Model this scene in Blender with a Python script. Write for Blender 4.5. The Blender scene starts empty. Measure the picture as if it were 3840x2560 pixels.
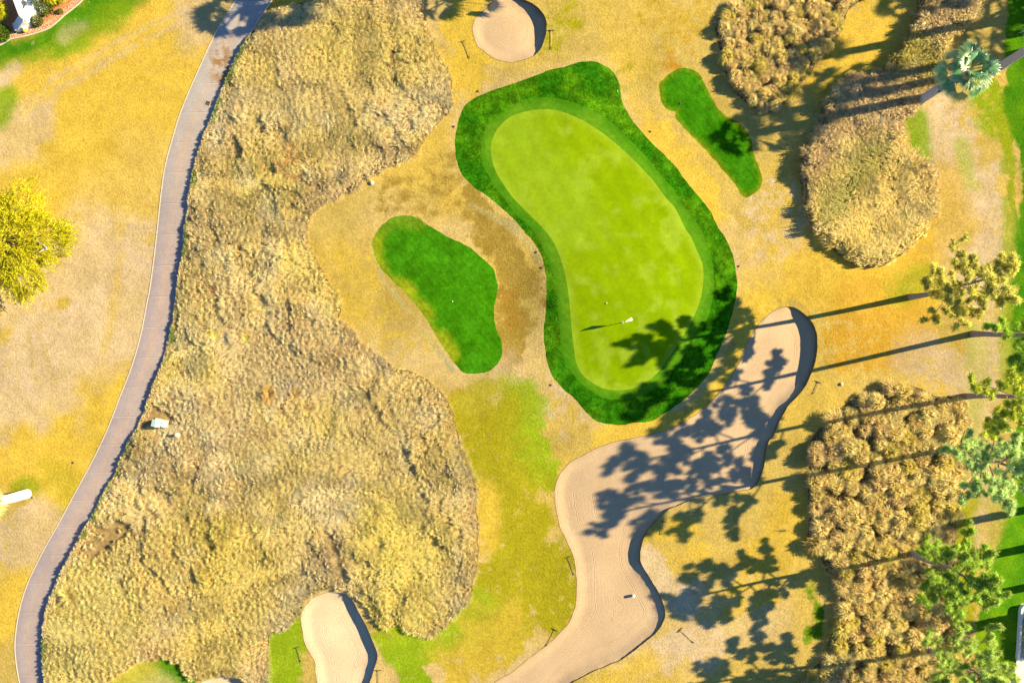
import bpy, math, random
import numpy as np
from mathutils import Vector
from mathutils.geometry import delaunay_2d_cdt

# ------------------------------------------------------------------ scene, camera, light
S = bpy.context.scene
COL = S.collection
SC = 0.03            # metres of flat ground per photograph pixel (3840 wide)
NX, NY = 1920.0, 1360.0   # the point straight below the camera
H = 2987 * SC        # camera height
cam_d = bpy.data.cameras.new('camera')
cam_d.sensor_width = 36.0
cam_d.lens = 28.0
cam_d.shift_y = (NY - 1280) / 3840.0
cam_d.clip_end = 2000
cam = bpy.data.objects.new('camera', cam_d)
cam.location = (0, 0, H)
COL.objects.link(cam)
S.camera = cam

SUN_E = math.radians(24.0)
SDX, SDY = 0.9796, 0.2008          # horizontal direction towards the sun
sunvec = Vector((math.cos(SUN_E) * SDX, math.cos(SUN_E) * SDY, math.sin(SUN_E)))
sl = bpy.data.lights.new('sun', 'SUN')
sl.energy = 5.0
sl.angle = math.radians(0.5)
sl.color = (1.0, 0.80, 0.46)
so = bpy.data.objects.new('sun', sl)
so.rotation_euler = sunvec.to_track_quat('Z', 'Y').to_euler()
so.location = (60, 12, 60)
COL.objects.link(so)
W = bpy.data.worlds.new('World')
S.world = W
W.use_nodes = True
nt = W.node_tree
sky = nt.nodes.new('ShaderNodeTexSky')
sky.sky_type = 'NISHITA'
sky.sun_disc = False
sky.sun_elevation = SUN_E
sky.sun_rotation = math.atan2(SDX, SDY)
bg = nt.nodes['Background']
bg.inputs['Strength'].default_value = 0.06
sky.dust_density = 0.0
sky.ozone_density = 6.0
nt.links.new(sky.outputs[0], bg.inputs['Color'])
S.view_settings.view_transform = 'Standard'
S.view_settings.look = 'None'
S.view_settings.exposure = 1.62
S.view_settings.gamma = 1.0

# ------------------------------------------------------------------ helpers
rng = np.random.default_rng(7)
random.seed(7)
TO = {1: (0, 0), 2: (960, 0), 3: (1920, 0), 4: (2880, 0), 5: (0, 860), 6: (960, 860), 7: (1920, 860), 8: (2880, 860),
      9: (0, 1700), 10: (960, 1700), 11: (1920, 1700), 12: (2880, 1700)}
K = 960 / 1750.0

def T(t, *pts):
    ox, oy = TO[t]
    return [(ox + x * K, oy + y * K) for x, y in pts]

def F(*pts):
    return [(x * 1.6327, y * 1.6327) for x, y in pts]

def w(p):
    return ((p[0] - NX) * SC, (NY - p[1]) * SC)

def wl(pts):
    return np.array([w(p) for p in pts])

def img(p, h):      # world xy of something seen at image point p at height h
    x, y = w(p)
    k = 1 - h / H
    return x * k, y * k

def hash2(ix, iy, seed):
    n = (ix.astype(np.int64) * 374761393 + iy.astype(np.int64) * 668265263 + seed * 1442695041) & 0x7fffffff
    n = ((n ^ (n >> 13)) * 1274126177) & 0x7fffffff
    n = n ^ (n >> 16)
    return (n & 0xffff) / 65535.0

def vnoise(x, y, scale, seed=0):
    x = np.asarray(x, float) / scale
    y = np.asarray(y, float) / scale
    ix, iy = np.floor(x), np.floor(y)
    fx, fy = x - ix, y - iy
    fx = fx * fx * (3 - 2 * fx)
    fy = fy * fy * (3 - 2 * fy)
    a = hash2(ix, iy, seed); b = hash2(ix + 1, iy, seed)
    c = hash2(ix, iy + 1, seed); d = hash2(ix + 1, iy + 1, seed)
    return (a * (1 - fx) + b * fx) * (1 - fy) + (c * (1 - fx) + d * fx) * fy

def fbm(x, y, scale, seed=0, o=3):
    v = 0; a = .5; t = 0
    for i in range(o):
        v = v + a * vnoise(x, y, scale / 2 ** i, seed + i * 17)
        t += a; a *= .5
    return v / t

def sstep(a, b, x):
    t = np.clip((x - a) / (b - a), 0, 1)
    return t * t * (3 - 2 * t)

def spline(pts, closed=True, step=0.35):
    P = np.asarray(pts, float)
    n = len(P)
    out = []
    segs = n if closed else n - 1
    for i in range(segs):
        if closed:
            p0, p1, p2, p3 = P[(i - 1) % n], P[i], P[(i + 1) % n], P[(i + 2) % n]
        else:
            p0, p1, p2, p3 = P[max(i - 1, 0)], P[i], P[i + 1], P[min(i + 2, n - 1)]
        d = np.linalg.norm(p2 - p1)
        m = max(1, int(round(d / step)))
        for k in range(m):
            t = k / m
            out.append(0.5 * ((2 * p1) + (-p0 + p2) * t + (2 * p0 - 5 * p1 + 4 * p2 - p3) * t * t + (-p0 + 3 * p1 - 3 * p2 + p3) * t ** 3))
    if not closed:
        out.append(P[-1])
    return np.array(out)

def inside(poly, x, y):
    r = np.zeros(len(x), bool)
    x0, y0 = poly[:, 0], poly[:, 1]
    x1, y1 = np.roll(x0, -1), np.roll(y0, -1)
    bb = (x >= x0.min()) & (x <= x0.max()) & (y >= y0.min()) & (y <= y0.max())
    idx = np.nonzero(bb)[0]
    xs, ys = x[idx], y[idx]
    rr = np.zeros(len(idx), bool)
    for a, b, c, d in zip(x0, y0, x1, y1):
        if b == d:
            continue
        m = (b > ys) != (d > ys)
        rr ^= m & (xs < (c - a) * (ys - b) / (d - b) + a)
    r[idx] = rr
    return r

def dist_poly(line, x, y, closed=False):
    A = np.asarray(line); B = np.roll(A, -1, axis=0)
    if not closed:
        A, B = A[:-1], B[:-1]
    best = np.full(len(x), 1e9)
    for (ax, ay), (bx, by) in zip(A, B):
        dx, dy = bx - ax, by - ay
        L = dx * dx + dy * dy + 1e-12
        t = np.clip(((x - ax) * dx + (y - ay) * dy) / L, 0, 1)
        d = np.hypot(x - ax - t * dx, y - ay - t * dy)
        best = np.minimum(best, d)
    return best

def tag(o, label=None, cat=None, group=None, kind=None):
    if label: o['label'] = label
    if cat: o['category'] = cat
    if group: o['group'] = group
    if kind: o['kind'] = kind
    return o

def empty(name, loc, rz=0):
    o = bpy.data.objects.new(name, None)
    o.empty_display_size = 0.3
    COL.objects.link(o)
    o.location = loc
    o.rotation_euler = (0, 0, rz)
    return o

def link(name, me, mat=None, parent=None, loc=None):
    o = bpy.data.objects.new(name, me)
    COL.objects.link(o)
    if mat is not None:
        me.materials.append(mat)
    if parent is not None:
        o.parent = parent
    if loc is not None:
        o.location = loc
    return o

def mesh_np(name, verts, faces_flat, sizes, cols=None, smooth=False):
    me = bpy.data.meshes.new(name)
    verts = np.asarray(verts, np.float32)
    me.vertices.add(len(verts))
    me.vertices.foreach_set('co', verts.ravel())
    faces_flat = np.asarray(faces_flat, np.int32)
    sizes = np.asarray(sizes, np.int32)
    me.loops.add(len(faces_flat))
    me.loops.foreach_set('vertex_index', faces_flat)
    me.polygons.add(len(sizes))
    st = np.zeros(len(sizes), np.int32)
    st[1:] = np.cumsum(sizes)[:-1]
    me.polygons.foreach_set('loop_start', st)
    if smooth:
        me.polygons.foreach_set('use_smooth', np.ones(len(sizes), bool))
    if cols is not None:
        a = me.attributes.new('Col', 'FLOAT_COLOR', 'POINT')
        c = np.ones((len(verts), 4), np.float32)
        c[:, :3] = cols
        a.data.foreach_set('color', c.ravel())
    me.update(calc_edges=True)
    me.validate()
    return me

class MB:
    """collects faces of one mesh"""
    def __init__(s):
        s.v = []; s.f = []
    def add(s, vs, fs):
        b = len(s.v)
        s.v += [tuple(p) for p in vs]
        s.f += [tuple(i + b for i in f) for f in fs]
    def box(s, c, d, rz=0, bev=0.0, top=None):
        cx, cy, cz = c; dx, dy, dz = d[0] / 2, d[1] / 2, d[2] / 2
        t = top or (1, 1)
        ca, sa = math.cos(rz), math.sin(rz)
        lv = []
        if bev <= 0:
            rings = [(-dz, 0, 1, 1), (dz, 0, t[0], t[1])]
        else:
            rings = [(-dz, 0, 1, 1), (dz - bev, 0, t[0], t[1]), (dz, bev, t[0], t[1])]
        for z, ins, tx, ty in rings:
            hx, hy = dx * tx - ins, dy * ty - ins
            e = min(max(bev, 0.0), hx * .5, hy * .5)
            if e > 0:
                ring = [(-hx + e, -hy), (hx - e, -hy), (hx, -hy + e), (hx, hy - e), (hx - e, hy), (-hx + e, hy), (-hx, hy - e), (-hx, -hy + e)]
            else:
                ring = [(-hx, -hy), (hx, -hy), (hx, hy), (-hx, hy)]
            lv.append([(cx + a * ca - b * sa, cy + a * sa + b * ca, cz + z) for a, b in ring])
        s.loft(lv)
    def loft(s, rings, cap=True):
        n = len(rings[0]); vs = [p for r in rings for p in r]; fs = []
        for i in range(len(rings) - 1):
            for k in range(n):
                a = i * n + k; b = i * n + (k + 1) % n
                fs.append((a, b, b + n, a + n))
        if cap:
            fs.append(tuple(range(n))[::-1])
            fs.append(tuple(range((len(rings) - 1) * n, len(rings) * n)))
        s.add(vs, fs)
    def tube(s, pts, rad, n=8, jit=0.0):
        rings = []
        P = [Vector(p) for p in pts]
        for i, p in enumerate(P):
            d = (P[min(i + 1, len(P) - 1)] - P[max(i - 1, 0)]).normalized()
            u = d.orthogonal().normalized() if i == 0 else (u - d * u.dot(d)).normalized()
            v = d.cross(u)
            r = rad[i] if hasattr(rad, '__len__') else rad
            rings.append([tuple(p + (u * math.cos(2 * math.pi * k / n) + v * math.sin(2 * math.pi * k / n)) * r * (1 + random.uniform(-jit, jit))) for k in range(n)])
        s.loft(rings)
    def build(s, name, mat, parent=None, loc=None, smooth=False):
        me = bpy.data.meshes.new(name)
        me.from_pydata(s.v, [], s.f)
        if smooth:
            me.polygons.foreach_set('use_smooth', [True] * len(me.polygons))
        me.update()
        return link(name, me, mat, parent, loc)

# ------------------------------------------------------------------ materials
def mat_new(name):
    m = bpy.data.materials.new(name)
    m.use_nodes = True
    return m, m.node_tree, m.node_tree.nodes['Principled BSDF']

def N(t, typ, **kw):
    n = t.nodes.new(typ)
    for k, v in kw.items():
        setattr(n, k, v)
    return n

def noise(t, vec, scale, detail=2.0, rough=0.55, dist=0.0):
    n = N(t, 'ShaderNodeTexNoise')
    n.inputs['Scale'].default_value = scale
    n.inputs['Detail'].default_value = detail
    n.inputs['Roughness'].default_value = rough
    n.inputs['Distortion'].default_value = dist
    t.links.new(vec, n.inputs['Vector'])
    return n.outputs['Fac']

def ramp(t, fac, stops):
    r = N(t, 'ShaderNodeValToRGB')
    e = r.color_ramp.elements
    while len(e) < len(stops):
        e.new(0.5)
    for el, (p, c) in zip(e, stops):
        el.position = p
        el.color = (c[0], c[1], c[2], 1) if hasattr(c, '__len__') else (c, c, c, 1)
    t.links.new(fac, r.inputs['Fac'])
    return r.outputs['Color']

def mixc(t, a, b, fac, mode='MIX'):
    m = N(t, 'ShaderNodeMix', data_type='RGBA', blend_type=mode)
    for sock, val in ((m.inputs[6], a), (m.inputs[7], b), (m.inputs[0], fac)):
        if hasattr(val, 'links') or hasattr(val, 'is_linked'):
            t.links.new(val, sock)
        elif hasattr(val, '__len__'):
            sock.default_value = (*val, 1)
        else:
            sock.default_value = val
    return m.outputs[2]

def math_(t, op, a, b=0.0):
    m = N(t, 'ShaderNodeMath', operation=op)
    for s, v in zip(m.inputs, (a, b)):
        if hasattr(v, 'is_linked'):
            t.links.new(v, s)
        else:
            s.default_value = v
    return m.outputs[0]

def coords(t):
    return N(t, 'ShaderNodeTexCoord').outputs['Object']

def mapped(t, vec, scale=(1, 1, 1), rz=0.0):
    m = N(t, 'ShaderNodeMapping')
    m.inputs['Scale'].default_value = scale
    m.inputs['Rotation'].default_value = (0, 0, rz)
    t.links.new(vec, m.inputs['Vector'])
    return m.outputs[0]

def bump(t, b, h, strength, dist):
    n = N(t, 'ShaderNodeBump')
    n.inputs['Strength'].default_value = strength
    n.inputs['Distance'].default_value = dist
    t.links.new(h, n.inputs['Height'])
    t.links.new(n.outputs[0], b.inputs['Normal'])

def attr(t, name='Col'):
    return N(t, 'ShaderNodeAttribute', attribute_name=name)

def turf_mat(name, grain=0.5, gscale=4.0, bumpd=0.05, bstr=0.6, stripe=None, patch=0.25):
    m, t, b = mat_new(name)
    c = coords(t)
    col = attr(t).outputs['Color']
    if name == 'dry_turf':   # patches of other grass break up at their edges
        nn = N(t, 'ShaderNodeMapRange')
        t.links.new(noise(t, c, 0.8, 6, 0.62, 0.3), nn.inputs[0])
        nn.inputs[1].default_value = 0.30; nn.inputs[2].default_value = 0.70
        e = math_(t, 'SUBTRACT', math_(t, 'MULTIPLY', attr(t, 'Amount').outputs['Fac'], 1.3), nn.outputs[0])
        cl = N(t, 'ShaderNodeClamp')
        t.links.new(math_(t, 'DIVIDE', e, 0.5), cl.inputs[0])
        col = mixc(t, col, attr(t, 'Patch').outputs['Color'], cl.outputs[0])
    fine = noise(t, c, gscale, 3, 0.7)
    md2 = noise(t, c, 1.7, 3, 0.65, 0.6)
    col = mixc(t, col, ramp(t, md2, [(0.3, (1 - patch * .9, 1 - patch * .9, 1 - patch * 1.1)), (0.7, (1 + patch * .8, 1 + patch * .8, 1 + patch * .6))]), 1.0, 'MULTIPLY')
    finer = noise(t, mapped(t, c, (1, 1, 1), 0.7), gscale * 2.7, 2, 0.7)
    mid = noise(t, c, 0.55, 4, 0.6, 0.4)
    col = mixc(t, col, ramp(t, mid, [(0.25, (1 - patch, 1 - patch * 1.05, 1 - patch * 1.3)), (0.75, (1 + patch, 1 + patch, 1 + patch * .7))]), 1.0, 'MULTIPLY')
    g = ramp(t, fine, [(0.28, (1 - grain, 1 - grain, 1 - grain * 1.15)), (0.72, (1 + grain, 1 + grain * .95, 1 + grain * .6))])
    col = mixc(t, col, g, 1.0, 'MULTIPLY')
    g2 = ramp(t, finer, [(0.3, 1 - grain * .6), (0.7, 1 + grain * .6)])
    col = mixc(t, col, g2, 1.0, 'MULTIPLY')
    if stripe:
        ang, wl_, amt = stripe
        wv = N(t, 'ShaderNodeTexWave')
        wv.inputs['Scale'].default_value = 1.0 / wl_ * 0.314
        wv.inputs['Distortion'].default_value = 1.2
        wv.inputs['Detail'].default_value = 2
        wv.inputs['Detail Scale'].default_value = 0.6
        t.links.new(mapped(t, c, (1, 1, 1), ang), wv.inputs['Vector'])
        col = mixc(t, col, ramp(t, wv.outputs['Fac'], [(0.0, 1 - amt), (1.0, 1 + amt)]), 1.0, 'MULTIPLY')
    t.links.new(col, b.inputs['Base Color'])
    b.inputs['Roughness'].default_value = 0.95
    b.inputs['Specular IOR Level'].default_value = 0.0
    hsum = math_(t, 'ADD', fine, math_(t, 'MULTIPLY', finer, 0.6))
    bump(t, b, hsum, bstr, bumpd)
    return m

M = {}
M['rough'] = turf_mat('dry_turf', 0.21, 4.2, 0.08, 0.6, None, 0.12)
M['knoll'] = turf_mat('knoll_turf', 0.26, 4.2, 0.08, 0.6, None, 0.15)
M['collar'] = turf_mat('lush_turf', 0.45, 4.5, 0.07, 0.6, (math.radians(-40), 0.9, 0.03), 0.48)
M['lobe'] = turf_mat('mown_turf', 0.26, 5.0, 0.04, 0.45, (math.radians(-40), 0.6, 0.05), 0.26)
M['fringe'] = turf_mat('fringe_turf', 0.13, 4.0, 0.02, 0.4, (math.radians(-40), 0.7, 0.03), 0.16)
M['green'] = turf_mat('green_turf', 0.07, 2.4, 0.01, 0.3, (math.radians(-31), 2.1, 0.04), 0.09)

def sand_mat(name, base, rake=True):
    m, t, b = mat_new(name)
    c = coords(t)
    big = noise(t, c, 0.22, 4, 0.6)
    fine = noise(t, c, 6.0, 3, 0.7)
    col = mixc(t, base, ramp(t, big, [(0.25, (.88, .86, .83)), (0.75, (1.08, 1.07, 1.05))]), 1.0, 'MULTIPLY')
    col = mixc(t, col, ramp(t, fine, [(0.3, (.88, .87, .85)), (0.7, (1.1, 1.1, 1.1))]), 1.0, 'MULTIPLY')
    e = attr(t, 'edge').outputs['Fac']
    warp = math_(t, 'ADD', e, math_(t, 'MULTIPLY', noise(t, c, 0.35, 2), 0.8))
    lines = math_(t, 'SINE', math_(t, 'MULTIPLY', warp, 2 * math.pi / 0.36))
    lines2 = math_(t, 'SINE', math_(t, 'MULTIPLY', warp, 2 * math.pi / 2.05))
    grp = math_(t, 'GREATER_THAN', lines2, 0.90)
    groove = math_(t, 'MULTIPLY', grp, math_(t, 'SINE', math_(t, 'MULTIPLY', warp, 2 * math.pi / 0.17)))
    hgt = math_(t, 'ADD', math_(t, 'MULTIPLY', lines, 0.08), math_(t, 'ADD', math_(t, 'MULTIPLY', groove, 0.55), fine))
    t.links.new(col, b.inputs['Base Color'])
    b.inputs['Roughness'].default_value = 1.0
    b.inputs['Specular IOR Level'].default_value = 0.05
    bump(t, b, hgt, 0.5, 0.03)
    return m

M['sand'] = sand_mat('bunker_sand', (.435, .335, .225))
M['sand_pale'] = sand_mat('pale_bunker_sand', (.49, .41, .30))

def simple(name, col, rough=0.6, nscale=None, namt=0.2, bumpd=0.0, spec=0.3, metal=0.0):
    m, t, b = mat_new(name)
    b.inputs['Roughness'].default_value = rough
    b.inputs['Specular IOR Level'].default_value = spec
    b.inputs['Metallic'].default_value = metal
    if nscale:
        f = noise(t, coords(t), nscale, 4, 0.65)
        cc = mixc(t, col, ramp(t, f, [(0.25, 1 - namt), (0.75, 1 + namt)]), 1.0, 'MULTIPLY')
        t.links.new(cc, b.inputs['Base Color'])
        if bumpd:
            bump(t, b, f, 0.6, bumpd)
    else:
        b.inputs['Base Color'].default_value = (*col, 1)
    return m

M['lip'] = simple('bunker_lip_soil', (.16, .11, .055), 1.0, 3.0, 0.4, 0.05, 0.05)
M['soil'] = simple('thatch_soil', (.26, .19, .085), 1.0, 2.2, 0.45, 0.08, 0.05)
M['darksoil'] = simple('shade_toned_soil', (.15, .115, .055), 1.0, 2.2, 0.45, 0.08, 0.05)  # darker soil copy: shade in the gaps between tussocks put into the colour
M['mulch'] = simple('red_mulch', (.42, .19, .085), 1.0, 5.0, 0.35, 0.03, 0.05)
M['pebble'] = simple('pale_pebbles', (.58, .44, .30), 0.9, 6.0, 0.45, 0.05, 0.1)
M['kerb'] = simple('kerb_concrete', (.52, .45, .36), 0.9, 2.0, 0.15, 0.01, 0.1)
M['stucco'] = simple('white_stucco', (.74, .72, .70), 0.9, 3.0, 0.06, 0.01, 0.1)
M['patio'] = simple('shadow_blue_patio', (.06, .085, .11), 0.8, 1.0, 0.2)  # dark blue of the shadow on the patio put into its colour
M['teal'] = simple('teal_water', (.03, .22, .22), 0.15, 1.0, 0.2, 0, 0.5)
M['white'] = simple('white_paint', (.80, .80, .78), 0.5, 4.0, 0.05)
M['tealbox'] = simple('pale_teal_paint', (.52, .66, .62), 0.5, 3.0, 0.08)
M['black'] = simple('dark_plastic', (.02, .02, .022), 0.5)
M['rake'] = simple('grey_green_rake', (.12, .135, .11), 0.5, 6.0, 0.2)
M['rakepale'] = simple('pale_rake_handle', (.45, .46, .40), 0.45, 6.0, 0.2)
M['rakehead'] = simple('brown_rake_head', (.13, .095, .07), 0.6, 6.0, 0.2)
M['ball'] = simple('white_ball', (.85, .85, .85), 0.35)
M['rock'] = simple('pale_rock', (.58, .52, .43), 0.9, 3.0, 0.25, 0.03, 0.1)
M['yellow'] = simple('yellow_cactus', (.62, .50, .04), 0.8, 8.0, 0.2, 0.02)
M['iron'] = simple('cast_iron', (.10, .09, .085), 0.6, 6.0, 0.3)
M['paving'] = simple('pale_paving', (.70, .66, .58), 0.9, 1.5, 0.08, 0.01, 0.1)

def path_mat():
    m, t, b = mat_new('path_concrete')
    c = coords(t)
    al = attr(t, 'along').outputs['Fac']
    ac = attr(t, 'across').outputs['Fac']
    big = noise(t, c, 0.18, 4, 0.6)
    tn = attr(t, 'tone').outputs['Fac']
    base = mixc(t, (.30, .265, .285), (.35, .335, .33), tn)
    col = mixc(t, base, (.44, .31, .21), math_(t, 'MULTIPLY', math_(t, 'MULTIPLY', ramp(t, math_(t, 'ADD', ac, math_(t, 'MULTIPLY', noise(t, c, .5, 3), .25)), [(0.38, 0), (0.60, 1), (0.85, .25)]), ramp(t, big, [(0.3, .15), (0.7, 1)])), .65))
    st = noise(t, mapped(t, c, (1, 1, 1), 0.3), 0.9, 5, 0.7)
    col = mixc(t, col, (.24, .14, .06), math_(t, 'MULTIPLY', attr(t, 'stain').outputs['Fac'], ramp(t, st, [(.42, 0), (.55, 1)])))
    brush = noise(t, c, 5.0, 3, 0.7)
    col = mixc(t, col, ramp(t, brush, [(0.3, .88), (0.7, 1.1)]), 1.0, 'MULTIPLY')
    col = mixc(t, col, ramp(t, noise(t, c, 0.7, 4, .7), [(0.25, (.86, .85, .88)), (0.75, (1.1, 1.1, 1.06))]), 1.0, 'MULTIPLY')
    fr = math_(t, 'FRACT', math_(t, 'DIVIDE', al, 3.52))
    j = math_(t, 'LESS_THAN', fr, 0.016)
    col = mixc(t, col, (.12, .10, .09), math_(t, 'MULTIPLY', j, 0.6))
    j2 = math_(t, 'MULTIPLY', math_(t, 'GREATER_THAN', fr, 0.018), math_(t, 'LESS_THAN', fr, 0.032))
    col = mixc(t, col, (.7, .66, .6), math_(t, 'MULTIPLY', j2, 0.35))
    t.links.new(col, b.inputs['Base Color'])
    b.inputs['Roughness'].default_value = 0.9
    b.inputs['Specular IOR Level'].default_value = 0.15
    bump(t, b, brush, 0.3, 0.01)
    return m
M['path'] = path_mat()

def leaf_mat(name, trans=0.3, rough=0.7, spec=0.2, sat=1.0):
    m, t, b = mat_new(name)
    col = attr(t).outputs['Color']
    t.links.new(col, b.inputs['Base Color'])
    b.inputs['Roughness'].default_value = rough
    b.inputs['Specular IOR Level'].default_value = spec
    tr = N(t, 'ShaderNodeBsdfTranslucent')
    t.links.new(col, tr.inputs['Color'])
    mx = N(t, 'ShaderNodeMixShader')
    mx.inputs[0].default_value = trans
    t.links.new(b.outputs[0], mx.inputs[1])
    t.links.new(tr.outputs[0], mx.inputs[2])
    t.links.new(mx.outputs[0], t.nodes['Material Output'].inputs['Surface'])
    return m
M['hay'] = leaf_mat('dry_grass_blade', 0.5, 0.8, 0.1)
M['needle'] = leaf_mat('pine_needle', 0.55, 0.6, 0.2)
M['frond'] = leaf_mat('palm_frond', 0.2, 0.32, 1.0)
M['leaf'] = leaf_mat('shrub_leaf', 0.35, 0.6, 0.3)
M['bark'] = simple('pine_bark', (.24, .20, .21), 0.95, 5.0, 0.4, 0.05, 0.1)
M['limb'] = simple('pine_limb', (.17, .12, .09), 0.95, 5.0, 0.3, 0.03, 0.1)
M['palmtrunk'] = simple('palm_trunk', (.40, .37, .39), 0.95, 4.0, 0.15, 0.03, 0.1)
M['whitetrunk'] = simple('pale_palm_trunk', (.78, .75, .70), 0.9, 4.0, 0.08, 0.02, 0.1)
M['skirt'] = leaf_mat('dead_frond', 0.1, 0.9, 0.1)

# ------------------------------------------------------------------ outlines traced from the photograph, laid on the ground in metres
P = {}
P['bunker_round'] = T(2, (1480, 190), (1492, 260), (1520, 320), (1580, 370), (1650, 410), (1750, 430)) + T(3, (80, 412), (150, 385), (200, 325), (230, 240), (237, 170), (220, 110), (170, 50), (100, 8), (20, -20)) + T(2, (1660, -20), (1580, 60), (1505, 120))
P['bunker_big'] = (T(7, (440, 1568), (560, 1500), (700, 1450), (900, 1410), (1080, 1360), (1200, 1300), (1320, 1210), (1430, 1100), (1500, 1000), (1560, 890), (1600, 780), (1660, 680), (1740, 590))
    + T(8, (40, 555), (100, 532), (170, 537), (230, 570), (290, 630), (325, 710), (332, 800), (320, 900), (290, 1000), (250, 1080), (190, 1150), (130, 1220), (80, 1310), (40, 1400), (0, 1470))
    + T(11, (1715, 110), (1660, 222), (1560, 255), (1400, 280), (1250, 310), (1150, 345), (1060, 385), (980, 460), (920, 540), (887, 620), (873, 690), (892, 770), (942, 850), (992, 930), (1022, 1000), (1045, 1080), (1032, 1150), (980, 1220), (880, 1300), (770, 1390), (640, 1450), (500, 1510), (380, 1590), (250, 1720), (-150, 1750), (-130, 1580), (0, 1490), (110, 1400), (230, 1310), (330, 1220), (400, 1130), (435, 1020), (442, 900), (438, 790), (410, 680), (370, 590), (330, 500), (305, 400), (292, 300), (300, 220), (330, 140), (390, 70)))
P['bunker_pale'] = T(10, (500, 948), (600, 955), (650, 990), (690, 1060), (730, 1130), (760, 1190), (790, 1260), (820, 1330), (830, 1380), (820, 1430), (795, 1500), (775, 1580), (760, 1700), (430, 1700), (420, 1568), (410, 1500), (400, 1420), (360, 1350), (330, 1280), (315, 1200), (305, 1120), (320, 1060), (360, 1010), (420, 970))
P['bunker_corner'] = T(9, (1350, 1590), (1420, 1540), (1490, 1517), (1570, 1517), (1625, 1540), (1680, 1590), (1680, 1700), (1350, 1700))
P['collar'] = (T(2, (1750, 580), (1650, 610), (1500, 665), (1430, 720), (1390, 800), (1365, 900), (1360, 1000), (1375, 1110), (1410, 1190), (1470, 1260), (1560, 1330), (1650, 1400), (1750, 1490))
    + T(7, (70, 0), (150, 90), (200, 180), (227, 280), (237, 400), (228, 560), (218, 700), (222, 800), (240, 900), (270, 990), (330, 1070), (400, 1130), (480, 1220), (560, 1300), (620, 1325), (720, 1333), (850, 1320), (950, 1305), (1050, 1250), (1150, 1180), (1260, 1080), (1340, 990), (1400, 850), (1450, 740), (1490, 620), (1520, 500), (1533, 380), (1525, 280), (1500, 170), (1460, 70))
    + T(3, (1415, 1568), (1340, 1430), (1250, 1320), (1150, 1190), (1050, 1070), (960, 990), (880, 900), (800, 800), (750, 700), (735, 600), (715, 540), (680, 490), (620, 450), (550, 427), (450, 430), (400, 450), (250, 490), (120, 535)))
P['fringe'] = (T(3, (1285, 1568), (1160, 1400), (1080, 1280), (980, 1160), (880, 1040), (760, 920), (640, 810), (520, 750), (400, 700), (250, 675), (130, 675), (60, 690))
    + T(2, (1745, 740), (1650, 795), (1580, 860), (1545, 960), (1540, 1060), (1560, 1150), (1620, 1250), (1700, 1370), (1790, 1480))
    + T(7, (135, 0), (210, 130), (260, 250), (290, 340), (305, 450), (318, 600), (330, 740), (345, 860), (390, 950), (440, 1020), (520, 1090), (620, 1150), (740, 1162), (850, 1150), (950, 1105), (1030, 1050), (1110, 950), (1200, 820), (1260, 740), (1310, 650), (1345, 570), (1365, 480), (1375, 380), (1368, 250), (1340, 150), (1310, 60)))
P['green'] = (T(3, (1180, 1568), (1110, 1430), (1040, 1350), (960, 1240), (840, 1110), (720, 1000), (600, 905), (480, 830), (380, 785), (280, 757), (180, 755), (80, 770), (0, 797))
    + T(2, (1690, 840), (1640, 900), (1610, 980), (1608, 1060), (1630, 1150), (1670, 1230)) + T(3, (0, 1345), (80, 1430), (150, 1500), (215, 1568))
    + T(7, (270, 70), (310, 150), (340, 230), (365, 330), (385, 450), (398, 580), (408, 700), (420, 800), (430, 880), (450, 940), (490, 1000), (560, 1055), (640, 1090), (730, 1098), (820, 1085), (900, 1050), (970, 1000), (1050, 900), (1130, 780), (1190, 690), (1240, 590), (1280, 490), (1300, 380), (1303, 290), (1290, 220), (1250, 130), (1215, 50)))
P['lobe_west'] = (T(2, (840, 1568), (880, 1525), (930, 1490), (990, 1475), (1060, 1477), (1120, 1500), (1180, 1540))
    + T(6, (1225, 0), (1300, 50), (1400, 95), (1490, 150), (1570, 215), (1620, 270), (1640, 330), (1650, 400), (1640, 460), (1625, 540), (1630, 620), (1650, 690), (1670, 740), (1680, 800), (1678, 870), (1640, 930), (1590, 970), (1540, 982), (1480, 985), (1420, 975), (1350, 910), (1300, 830), (1250, 760), (1200, 670), (1130, 560), (1050, 470), (1000, 410), (930, 350), (870, 280), (820, 200), (795, 130), (800, 70)))
P['lobe_east'] = T(3, (1005, 580), (1010, 660), (1040, 730), (1080, 760), (1118, 770), (1115, 800), (1160, 860), (1220, 920), (1300, 1000), (1370, 1080), (1450, 1180), (1520, 1260), (1580, 1345), (1630, 1340), (1690, 1290), (1710, 1230), (1690, 1150), (1660, 1080), (1640, 980), (1610, 910), (1560, 850), (1480, 800), (1420, 750), (1360, 660), (1310, 560), (1290, 520), (1250, 485), (1190, 468), (1130, 475), (1070, 510), (1030, 550))
P['knoll'] = T(9, (680, 1620), (750, 1568), (860, 1485), (960, 1425), (1050, 1402), (1150, 1410), (1240, 1460), (1310, 1530), (1350, 1600), (1300, 1700), (700, 1700))
pathL = T(1, (1720, -180), (1660, -80), (1610, 0), (1545, 110), (1470, 240), (1370, 455), (1290, 635), (1225, 800), (1180, 950), (1130, 1140), (1100, 1340), (1075, 1568)) + T(5, (1052, 200), (1025, 400), (1005, 500), (985, 610), (960, 740), (905, 935), (820, 1155), (740, 1360), (640, 1568)) + T(9, (515, 270), (405, 475), (290, 680), (190, 885), (130, 1085), (102, 1310), (125, 1520), (160, 1650), (210, 1780))
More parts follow.
